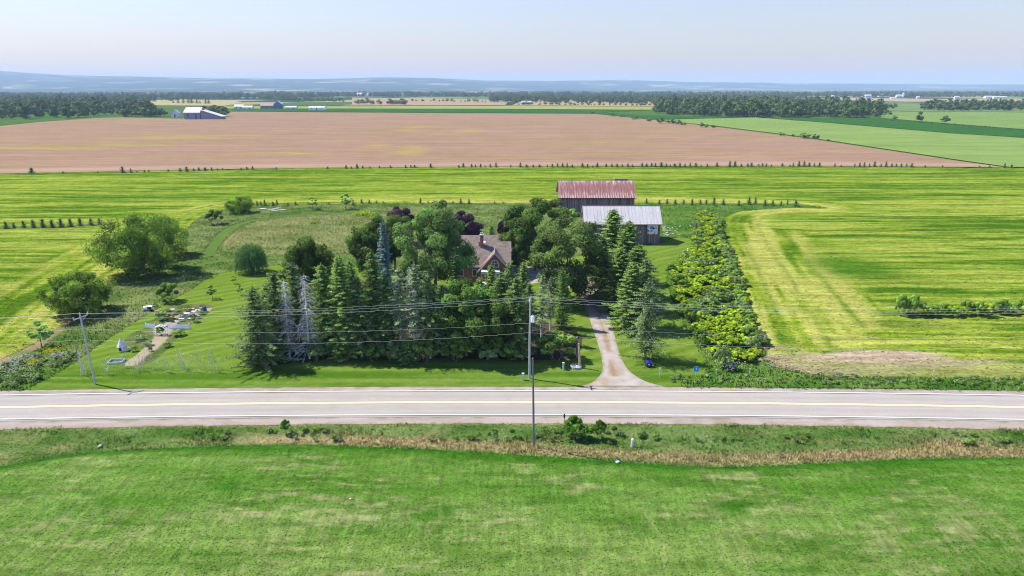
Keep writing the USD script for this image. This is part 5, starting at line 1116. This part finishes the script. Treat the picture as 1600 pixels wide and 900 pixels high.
FB = [('far_house', 'small white house among trees left of the far grey barn', 'house', 268, 279, 183, 177, 171, 'offwhite', 'farroof', True),
      ('far_shed', 'long pale low shed right of the trees behind the far grey barn', 'shed', 366, 380, 170, 166.5, 163, 'offwhite', 'farroof', False),
      ('far_shed', 'second pale low shed, with rounded look, farther right behind the brown field', 'shed', 379, 394, 170.5, 167.5, 165, 'offwhite', 'farroof', False),
      ('far_barn', 'long dark shed with brown roof beside the distant blue barn', 'barn', 407, 427, 170, 165, 161.5, 'farwall', 'farbrown', False),
      ('blue_barn', 'dark blue barn with pointed roof in the distance', 'barn', 428, 441, 170, 163, 157.5, 'farblue', 'farroof', True),
      ('far_shed', 'low grey sheds right of the distant blue barn', 'shed', 446, 463, 170.5, 167.5, 165.5, 'grey', 'farroof', False),
      ('white_shed', 'bright white long shed at the edge of the brown field', 'shed', 482, 507, 171.5, 168.2, 165.6, 'white', 'farroof', False),
      ('far_house', 'small pale house in the middle of the far grain fields', 'house', 815, 830, 163.5, 160.5, 157.5, 'grey', 'farroof', False),
      ('far_barn', 'long white barn in the hazy distance left of centre', 'barn', 556, 580, 150.5, 147.5, 145, 'white', 'farroof', False),
      ('far_barn', 'white roofed barn in the hazy left distance', 'barn', 452, 468, 150.5, 147.5, 144.5, 'white', 'farroof', False),
      ('far_house', 'small white farm building above the distant blue barn', 'house', 489, 494, 151, 147.5, 145, 'white', 'farroof', True)]
for r in FB: far_building(*r)
for i, (a, b, y, e, r) in enumerate(sorted(((1352, 1362, 152.5, 149.5, 147.5), (1373, 1380, 151.5, 149, 147), (1401, 1409, 152, 149.5, 147.5), (1392, 1399, 153.6, 152.3, 151.5), (1433, 1437, 153.5, 151.3, 150), (1492, 1499, 154, 151.5, 150), (1540, 1551, 153.3, 151, 149.6), (1553, 1563, 153.6, 151.4, 150), (1564, 1574, 153.3, 151.3, 150), (1300, 1307, 151.5, 149.8, 148.5)))):
    far_building('town_building', nth(i, 'pale building of the distant settlement on the right horizon'), 'building', a, b, y, e, r, 'white', 'farroof', False, None, 'buildings of the distant settlement')
p = G(1411, 152); sl_ = thing('white_silo', (p[0], p[1], 0), 0, 'slender white silo among the pale buildings on the right horizon', 'silo'); hh = Z(144.5, p[1])
mesh('shell', tube([[0, 0, 0], [0, 0, hh - 3]], [4, 4], 14), M['white'], sl_); mesh('dome', tube([[0, 0, hh - 3], [0, 0, hh - 1], [0, 0, hh]], [4.01, 2.8, .3], 14), M['grey'], sl_)

# ------------------------------------------------------------------ poles and wires
def ins(p): return tube([p, p + [0, 0, .10], p + [0, 0, .16], p + [0, 0, .26]], [.05, .09, .05, .07], 7)
C0 = G(827, 592); hC = Z(466, C0[1]); L0 = G(149, 600.5); hL = Z(491.5, L0[1])
pc = thing('utility_pole', (C0[0], C0[1], 0), 0, 'tall pale utility pole with grey transformer, standing behind the road at the driveway', 'utility pole')
mesh('pole', tube([[0, 0, -.4], [.0, 0, hC * .5], [0.05, 0, hC - .6], [.14, 0, hC]], [.15, .135, .12, .11], 10), M['pole'], pc)
arm = mesh('crossarm', box(-.12, -.75, hC - .52, .02, .75, hC - .38), M['pole'], pc)
for yy in (-.66, .66): mesh('insulator', ins(np.array([-.05, yy, hC - .38])), M['grey'], arm)
mesh('insulator', ins(np.array([.14, 0, hC])), M['grey'], pc)
tz = Z(503, C0[1]); tf = mesh('transformer', tube([[.38, -.12, tz], [.38, -.12, tz + .05], [.38, -.12, tz + .85], [.38, -.12, tz + .95]], [.22, .26, .26, .18], 14), M['white'], pc)
mesh('transformer_bracket', box(.10, -.17, tz + .3, .20, -.07, tz + .6), M['grey'], pc)
mesh('bushing', tube([[.38, -.12, tz + .95], [.38, -.12, tz + 1.2]], [.06, .04], 7), M['grey'], tf)
mesh('guard', box(.16, -.06, 0.2, .21, .06, 2.6), M['greenbox'], pc)
pl = thing('utility_pole', (L0[0], L0[1], 0), 0, 'utility pole with wooden crossarm at the left end of the lawn', 'utility pole'); lean = -.35
mesh('pole', tube([[0, 0, -.4], [lean * .5, 0, hL * .5], [lean, 0, hL]], [.14, .125, .105], 10), M['pole'], pl)
arm = mesh('crossarm', tube([[lean - .5, -.75, hL - .55], [lean + .62, .75, hL - .25]], [.07, .07], 6), M['pole'], pl)
mesh('brace', tube([[lean + .05, -.02, hL - 1.0], [lean + .45, .55, hL - .38]], [.03, .03], 5), M['grey'], pl)
for s_ in (0.03, .97): mesh('insulator', ins(np.array([lean - .5 + 1.12 * s_, -.75 + 1.5 * s_, hL - .50 + .3 * s_ + .02])), M['grey'], arm)
mesh('insulator', ins(np.array([lean, 0, hL])), M['grey'], pl)
Gst = G(834.2, 693); hs = Z(560, Gst[1])
ps = thing('stub_pole', (Gst[0], Gst[1], -.45), 0, 'dark slender pole in the ditch on the near side of the road', 'pole')
mesh('pole', tube([[0, 0, -.3], [-.1, 0, hs * .5], [-.22, 0, hs + .45]], [.13, .115, .09], 9), M['darkpole'], ps)
mesh('cap', tube([[-.22, 0, hs + .452], [-.22, 0, hs + .52]], [.10, .06], 9), M['darkpole'], ps)
mesh('anchor_rod', tube([[.25, .1, -.2], [.1, .03, 1.6]], [.02, .02], 5), M['grey'], ps)
def sag(a, b, s_, n=26):
    t = np.linspace(0, 1, n)[:, None]; p = np.array(a) * (1 - t) + np.array(b) * t; p[:, 2] -= 4 * s_ * (t * (1 - t))[:, 0]; return p
Lz = [hL + .2, hL - .25, hL - .05, Z(513, L0[1]), Z(530, L0[1])]; Cz = [hC + .2, hC - .14, hC - .14, Z(504, C0[1]), Z(519, C0[1])]; oy = [0, -.66, .66, -.18, -.18]
names = ['topmost power line strung over the pole tops', 'power line on the near end of the crossarms', 'power line on the far end of the crossarms', 'upper of the two low wires below the transformer', 'lowest wire on the utility poles']
for k in range(5):
    LL = np.array([L0[0] - 72, L0[1] + oy[k] - 4, Lz[k] + .0]); A_ = np.array([L0[0] + lean, L0[1] + oy[k] * 1.1, Lz[k]]); B_ = np.array([C0[0] + (.14 if k == 0 else -.05), C0[1] + oy[k], Cz[k]]); D_ = np.array([C0[0] + 78, C0[1] + oy[k] - 3.0, Cz[k] - .3])
    pw = np.vstack([sag(LL, A_, 1.0), sag(A_, B_, .55 + .12 * k)[1:], sag(B_, D_, 1.0 + .15 * k)[1:]])
    tagp(stage.GetPrimAtPath(mesh('power_line', tube(pw, .0085, 4), M['wire'])), names[k], 'wire')

# ------------------------------------------------------------------ things along the road and on the lawn
def at(px, py, z=0.0): p = G(px, py); return (p[0], p[1], z)
t = thing('blue_sign', at(1087, 588), 0, 'small blue roadside sign with a white mark on a thin post', 'sign'); y = G(1087, 588)[1]; z1, z0 = Z(572.5, y), Z(580.5, y)
mesh('post', tube([[0, .06, -.2], [0, .06, z1]], [.035, .035], 6), M['grey'], t); pn = mesh('panel', box(-.34, -.02, z0, .34, .02, z1), M['signblue'], t)
zc_ = (z0 + z1) / 2; mesh('white_mark', join([prism([(-.10, zc_ - .02), (.12, zc_ - .02), (.12, zc_ + .03), (-.10, zc_ + .03)], -.032, -.023, 'xz'), prism([(.03, zc_ - .14), (.075, zc_ - .14), (.075, zc_ - .022), (.03, zc_ - .022)], -.032, -.023, 'xz'), prism([(.03, zc_ + .032), (.075, zc_ + .032), (.075, zc_ + .19), (.03, zc_ + .19)], -.032, -.023, 'xz')]), M['white'], pn)
t = thing('wheeled_bin', at(1013.5, 573), 12, 'dark bin with bright blue lid under the scrawny spruce', 'bin', None, (.8, .8, .85))
mesh('body', (lambda m: (np.array(m.vertices), np.array(m.faces)))(trimesh.convex.convex_hull(np.array([[-.45, -.36, .06], [.45, -.36, .06], [-.45, .36, .06], [.45, .36, .06], [-.55, -.42, .80], [.55, -.42, .80], [-.55, .42, .80], [.55, .42, .80]]))), M['black'], t)
lid = mesh('lid', (lambda m: (np.array(m.vertices), np.array(m.faces)))(trimesh.convex.convex_hull(np.array([[-.6, -.48, .803], [.6, -.48, .803], [-.6, .46, .803], [.6, .46, .803], [-.5, -.34, .98], [.5, -.34, .98], [-.5, .44, 1.05], [.5, .44, 1.05]]))), M['blue'], t)
mesh('handle', tube([[-.5, .5, .95], [.5, .5, .95]], [.025, .025], 6), M['blue'], lid); mesh('white_label', box(-.22, -.44, .46, .04, -.415, .66), M['white'], t)
for sx in (-.42, .42): mesh('wheel', tube([[sx - .04, .36, .13], [sx + .04, .36, .13]], [.13, .13], 12), M['black'], t)
for px, py, top, lb in ((880, 578, 566.5, 'pale green utility pedestal beside the ring planter on the lawn'), (817.2, 594, 583, 'pale green utility pedestal beside the tall roadside pole')):
    t = thing('utility_pedestal', at(px, py), 0, lb, 'utility box'); h = Z(top, G(px, py)[1])
    mesh('housing', box(-.14, -.14, 0, .14, .14, h - .08), M['greenbox'], t); mesh('lid', box(-.17, -.17, h - .078, .17, .17, h), M['greenbox'], t); mesh('latch', box(-.03, -.165, h * .5, .03, -.143, h * .62), M['grey'], t)
o = np.r_[G(900, 574.5), 0]; t = thing('ring_planter', o, 0, 'round planter ringed with pale blocks on the lawn by the driveway', 'planter')
for k in range(16):
    a = k * 2 * math.pi / 16; m = trimesh.creation.box([.26, .30, .34]); m.apply_transform(trimesh.transformations.rotation_matrix(a + math.pi / 2 + .05 * rr.normal(), [0, 0, 1])); m.apply_translation([.70 * math.cos(a), .70 * math.sin(a), .17 + .015 * rr.normal()]); mesh('block', m, M['stone'], t)
mesh('soil', tube([[0, 0, 0], [0, 0, .2]], [.58, .58], 16), M['black'], t)
v, f = quads(np.column_stack([rr.normal(size=(40, 2)) * [.25, .12] + [0, -.28], rr.uniform(.25, .45, 40)]), rr.normal(size=(40, 3)) * .4 + [0, 0, 1], .12, rr, 1.0); mesh('flowers', (v, f), M['white'], t, kind='stuff')
for px, b, tp2, lb, lx in ((901.5, 559, 527, 'taller dark wooden post at the right end of the grove', -.1), (906, 575, 537, 'leaning pale wooden post just behind the ring planter', -.25)):
    t = thing('wooden_post', at(px, b), 0, lb, 'post'); h = Z(tp2, G(px, b)[1]); mesh('post', tube([[0, 0, -.2], [lx * .4, 0, h * .5], [lx, 0, h]], [.17, .16, .13], 9), M['bark'] if lx > -.2 else M['wood'], t); mesh('cut_top', tube([[lx, 0, h + .002], [lx, 0, h + .03]], [.12, .11], 9), M['wood'], t)
for px, b, tp2, lb in ((1030.5, 590, 576, 'thin white marker stake on the grass right of the driveway mouth'), (1119, 589, 578, 'pale marker stake in the weeds right of the blue sign'), (1171, 588, 577, 'pale marker stake in the weeds before the brown brush heap'), (1457, 590, 580, 'thin pale stake in the weeds below the overgrown hedge')):
    t = thing('marker_stake', at(px, b), 0, lb, 'stake'); h = Z(tp2, G(px, b)[1]); mesh('stake', box(-.035, -.02, -.1, .035, .02, h), M['offwhite'], t); mesh('tip', box(-.05, -.03, h + .001, .05, .03, h + .12), M['white'], t)
t = thing('marker_post', at(881.5, 664, -.1), 0, 'slim black topped marker post on the near road shoulder', 'post'); h = Z(647, G(881.5, 664)[1]) + .1
mesh('post', box(-.045, -.03, 0, .045, .03, h - .5), M['wood'], t); mesh('black_top', box(-.09, -.05, h - .5, .09, .05, h), M['black'], t)
t = thing('concrete_post', at(988, 692, -.45), 0, 'short grey post with white top in the ditch right of the pole', 'post'); mesh('post', tube([[0, 0, -.1], [0, 0, .85]], [.17, .15], 9), M['concrete'], t); mesh('white_top', tube([[0, 0, .852], [0, 0, 1.0]], [.14, .08], 9), M['white'], t)
for i, (px, py, c_, r_, lb) in enumerate([(965, 718, 'q_sky', .22, 'pale blue scrap of litter on the edge of the young crop'), (507, 724, 'white', .08, 'white scrap in the young crop, left of the poles'), (732, 721, 'white', .08, 'white scrap at the top of the young crop near the middle'), (547, 775, 'white', .08, 'white scrap in the middle left of the young crop'), (732, 796, 'white', .08, 'white scrap in the middle of the young crop'), (1184, 733, 'white', .09, 'white scrap at the crop edge on the right'), (1303, 733, 'white', .08, 'white scrap at the crop edge on the far right'), (155, 693, 'stone', .22, 'pale stone in the ditch at the left'), (203, 669, 'white', .09, 'white scrap on the left gravel shoulder'), (420, 719, 'white', .07, 'small white scrap near the left crop edge')]):
    p = G(px, py); v, f = rock(rr, r_); tagp(stage.GetPrimAtPath(mesh('litter_scrap', (v + [p[0], p[1], -.30 if py > 685 else .0], f), M[c_])), lb, 'litter')
p = at(1075, 392); t = thing('garden_ornament', p, 0, 'small white ornament on the lawn right of the white barn', 'ornament'); mesh('base', box(-.2, -.2, 0, .2, .2, .25), M['white'], t); mesh('bowl', tube([[0, 0, .252], [0, 0, .5], [0, 0, .62]], [.08, .10, .32], 10), M['white'], t)
p = at(648, 492); t = thing('birdbath', p, 0, 'cream coloured pedestal ornament in a gap of the grove', 'ornament'); mesh('pedestal', tube([[0, 0, 0], [0, 0, .2], [0, 0, .9]], [.30, .16, .12], 10), M['offwhite'], t); mesh('bowl', tube([[0, 0, .902], [0, 0, 1.05], [0, 0, 1.15]], [.12, .42, .45], 12), M['offwhite'], t)

# ------------------------------------------------------------------ vegetable garden
def picket(name, label, pa, pb, h, mat='white'):
    a, b = np.array(G(*pa)), np.array(G(*pb)); l = np.linalg.norm(b - a); ang = math.degrees(math.atan2(b[1] - a[1], b[0] - a[0])); t = thing(name, (a[0], a[1], 0), ang, label, 'fence')
    n = int(l / .16)
    for k in range(n): x_ = (k + .5) * l / n; mesh('picket', prism([(x_ - .055, .03), (x_ + .055, .03), (x_ + .055, h - .1), (x_, h), (x_ - .055, h - .1)], -.012, .012, 'xz'), M[mat], t)
    for zz in (h * .25, h * .72): mesh('rail', box(0, .014, zz, l, .05, zz + .07), M[mat], t)
    for x_ in (0, l): mesh('post', box(x_ - .05, .016, -.2, x_ + .05, .115, h + .06), M[mat], t)
picket('picket_fence', 'white picket fence right of the white garden arch', (263, 514), (296, 514), .85)
picket('picket_fence', 'white picket fence left of the white garden arch', (228, 512), (242, 514), .85)
p = G(252, 524); t = thing('garden_arch', (p[0], p[1], 0), 0, 'white trellis arch over the garden path', 'arch'); w_, hh = .95, 1.35
for yy in (-.3, .3):
    pts = [[-w_, yy, 0], [-w_, yy, hh * .7]] + [[w_ * math.cos(a), yy, hh * .7 + .75 * math.sin(a)] for a in np.linspace(math.pi, 0, 9)[1:-1]] + [[w_, yy, hh * .7], [w_, yy, 0]]
    mesh('hoop', tube(pts, .06, 6), M['white'], t)
for a in np.linspace(0, math.pi, 9): mesh('slat', box(w_ * math.cos(a) - .03, -.34, hh * .7 + .75 * math.sin(a) - .02, w_ * math.cos(a) + .03, .34, hh * .7 + .75 * math.sin(a) + .045), M['white'], t)
for sx in (-1, 1):
    for zz in (.3, .62): mesh('slat', box(sx * w_ - .03, -.34, zz, sx * w_ + .03, .34, zz + .06), M['white'], t)
p = G(191, 548); t = thing('garden_shelter', (p[0], p[1], 0), 0, 'small white shelter with a tall pointed roof left of the garden', 'shelter')
mesh('roof', tube([[0, 0, .75], [0, 0, 2.1]], [.72, .02], 8), M['offwhite'], t)
mesh('base', tube([[0, 0, 0], [0, 0, .748]], [.5, .5], 8), M['white'], t); mesh('opening', box(-.2, -.52, .12, .2, -.48, .62), M['black'], t); mesh('finial', tube([[0, 0, 2.05], [0, 0, 2.3]], [.04, .02], 6), M['grey'], t)
mesh('side_box', box(.6, -.25, 0, 1.0, .25, .55), M['offwhite'], t)
o = np.r_[G(182, 566), 0]; t = thing('raised_bed', o, 8, 'low grey wooden frame of a raised bed on the lawn by the left pole', 'raised bed'); mesh('side_board', box(-1.0, -.75, 0, 1.0, -.68, .3), M['grey'], t); mesh('side_board', box(-1.0, .68, 0, 1.0, .75, .3), M['grey'], t); mesh('end_board', box(-1.0, -.677, 0, -.93, .677, .3), M['grey'], t); mesh('end_board', box(.93, -.677, 0, 1.0, .677, .3), M['grey'], t)
t = thing('garden_cart', at(232, 486), 20, 'white tub cart with dark opening at the top left of the garden', 'cart'); mesh('tub', box(-.7, -.4, .35, .7, .4, .9), M['white'], t); mesh('liner', box(-.1, -.42, .45, .62, -.403, .85), M['black'], t)
for sx in (-.45, .45): mesh('wheel', tube([[sx, -.45, .25], [sx, -.38, .25]], [.25, .25], 12), M['black'], t)
mesh('handle', tube([[.7, 0, .8], [1.3, 0, 1.0]], [.03, .03], 6), M['grey'], t)
t = thing('rain_barrel', at(320, 487), 0, 'dark blue green barrel at the right end of the garden', 'barrel'); mesh('body', tube([[0, 0, 0], [0, 0, .4], [0, 0, .9]], [.33, .40, .34], 14), M['barrel'], t); mesh('lid', tube([[0, 0, .902], [0, 0, .96]], [.36, .3], 14), M['black'], t)
gt = np.random.default_rng(321)
for i, (px, py, w1, d1, h1, lb) in enumerate([(292, 495, 1.2, .55, .7, 'pale potting table in the middle of the garden'), (284, 502, .9, .45, .5, 'smaller pale bench before the potting table'), (303, 491, .8, .5, .6, 'pale table near the dark barrel'), (270, 487, .8, .4, .5, 'pale low table at the back of the garden')]):
    t = thing('garden_table', at(px, py), gt.uniform(-15, 15), lb, 'table'); mesh('top', box(-w1 / 2, -d1 / 2, h1 - .06, w1 / 2, d1 / 2, h1), M['offwhite'], t)
    for sx in (-1, 1):
        for sy in (-1, 1): mesh('leg', box(sx * (w1 / 2 - .08) - .035, sy * (d1 / 2 - .08) - .035, 0, sx * (w1 / 2 - .08) + .035, sy * (d1 / 2 - .08) + .035, h1 - .062), M['offwhite'], t)
for i, (px, py, m_, r_, lb) in enumerate([(246, 491, 'terracotta', .38, 'large orange pot at the back left of the garden'), (264, 493, 'q_orange', .25, 'red pot beside the low table'), (282, 488, 'terracotta', .28, 'terracotta pot at the back row of the garden, left of the tables'), (289, 486, 'wood', .26, 'brown pot at the back row behind the potting table'), (297, 486, 'terracotta', .28, 'terracotta pot behind the table near the barrel'), (277, 505, 'white', .24, 'white pot just behind the picket fence'), (308, 487, 'white', .25, 'white pot left of the dark barrel'), (314, 484, 'offwhite', .26, 'pale pot directly behind the dark barrel'), (310, 497, 'stone', .25, 'grey stone pot at the right garden edge')]):
    t = thing('plant_pot', at(px, py), 0, lb, 'pot'); mesh('pot', tube([[0, 0, 0], [0, 0, r_ * 1.5], [0, 0, r_ * 1.51], [0, 0, r_ * 1.8]], [r_ * .7, r_, r_ * 1.1, r_ * 1.1], 12), M[m_], t)
    P = np.column_stack([gt.normal(size=(46, 2)) * r_ * .7, gt.uniform(r_ * 1.7, r_ * 3.4, 46)]); v, f = quads(P, gt.normal(size=P.shape) + [0, 0, .6], .16, gt); mesh('plant', (v, f), M['leaf'], t, np.repeat(shade_leaf(S(80, 116, 50, 1.6), 46, gt), 4, 0))
for i, (px, py, sx, sy, sz, m_, lb) in enumerate([(262, 488, .5, .35, .35, 'black', 'dark crate at the back left of the garden'), (268, 497, .35, .3, .3, 'redtrim', 'dull red crate between the garden plants'), (287, 496, .4, .3, .25, 'grey', 'grey tub left of the potting table'), (298, 500, .45, .3, .3, 'stone', 'grey block before the potting table'), (274, 492, .5, .2, .2, 'wood', 'small wooden box behind the white fence'), (294, 489, .4, .3, .4, 'black', 'black crate behind the potting table'), (301, 485, .35, .3, .35, 'wood', 'wooden crate at the back right of the garden'), (306, 493, .5, .3, .25, 'grey', 'grey tray below the dark barrel'), (258, 511, .3, .3, .3, 'stone', 'grey stone beside the white arch')]):
    t = thing('garden_crate', at(px, py), gt.uniform(-30, 30), lb, 'crate'); mesh('body', box(-sx, -sy, 0, sx, sy, sz), M[m_], t)
    for yy in (-sy - .03, sy + .002): mesh('rim', box(-sx, yy, sz - .08, sx, yy + .028, sz + .03), M[m_], t)
for px, b, h, w, k_, lb in ((288, 492, 8, 9, 'greyshrub', 'grey plant at the back row of the garden'), (271, 503, 7, 9, 'brightshrub', 'bright low plant behind the white fence'), (316, 491, 6, 8, 'shrub', 'small plant in front of the dark barrel'), (262, 502, 9, 9, 'shrub', 'leafy plant just behind the white arch'), (253, 500, 15, 18, 'shrub', 'leafy plant at the back left of the garden'), (279, 497, 12, 16, 'shrub', 'leafy plant left of the potting table'), (252, 523, 13, 11, 'brightshrub', 'bright climbing plant under the white arch'), (304, 503, 13, 12, 'shrub', 'leafy plant at the right end of the picket fence'), (232, 540, 9, 14, 'greyshrub', 'grey leafy plant beside the garden path'), (280, 525, 9, 20, 'shrub', 'leafy plant in the bed right of the arch'), (262, 542, 8, 14, 'shrub', 'leafy plant right of the garden path'), (235, 549, 7, 8, 'shrub', 'dark small plant beside the garden path fork'), (210, 549, 8, 12, 'shrub', 'leafy plant right of the white shelter'), (220, 532, 9, 18, 'greyshrub', 'grey leafy plant at the left garden bed'), (243, 480, 6, 9, 'greyshrub', 'grey shrub beside the white cart')):
    plant(k_, 'garden_plant', px, b, b - h, w, lb, 'plant')
for i, (px, b, lb) in enumerate(((134, 582, 'clump of tall bare stemmed saplings beside the left pole'), (178, 581, 'clump of bare stemmed saplings below the raised bed'), (212, 581, 'clump of bare stemmed saplings below the garden path'), (252, 580, 'clump of bare stemmed saplings in the middle of the lawn row'), (288, 580, 'clump of bare stemmed saplings second from the grove'), (325, 579, 'tallest clump of bare stemmed saplings nearest the grove'))):
    plant('whips_a' if i % 2 else 'whips_b', 'sapling_clump', px, b, b - (44 if i in (0, 5) else 32), 34, lb, 'saplings')
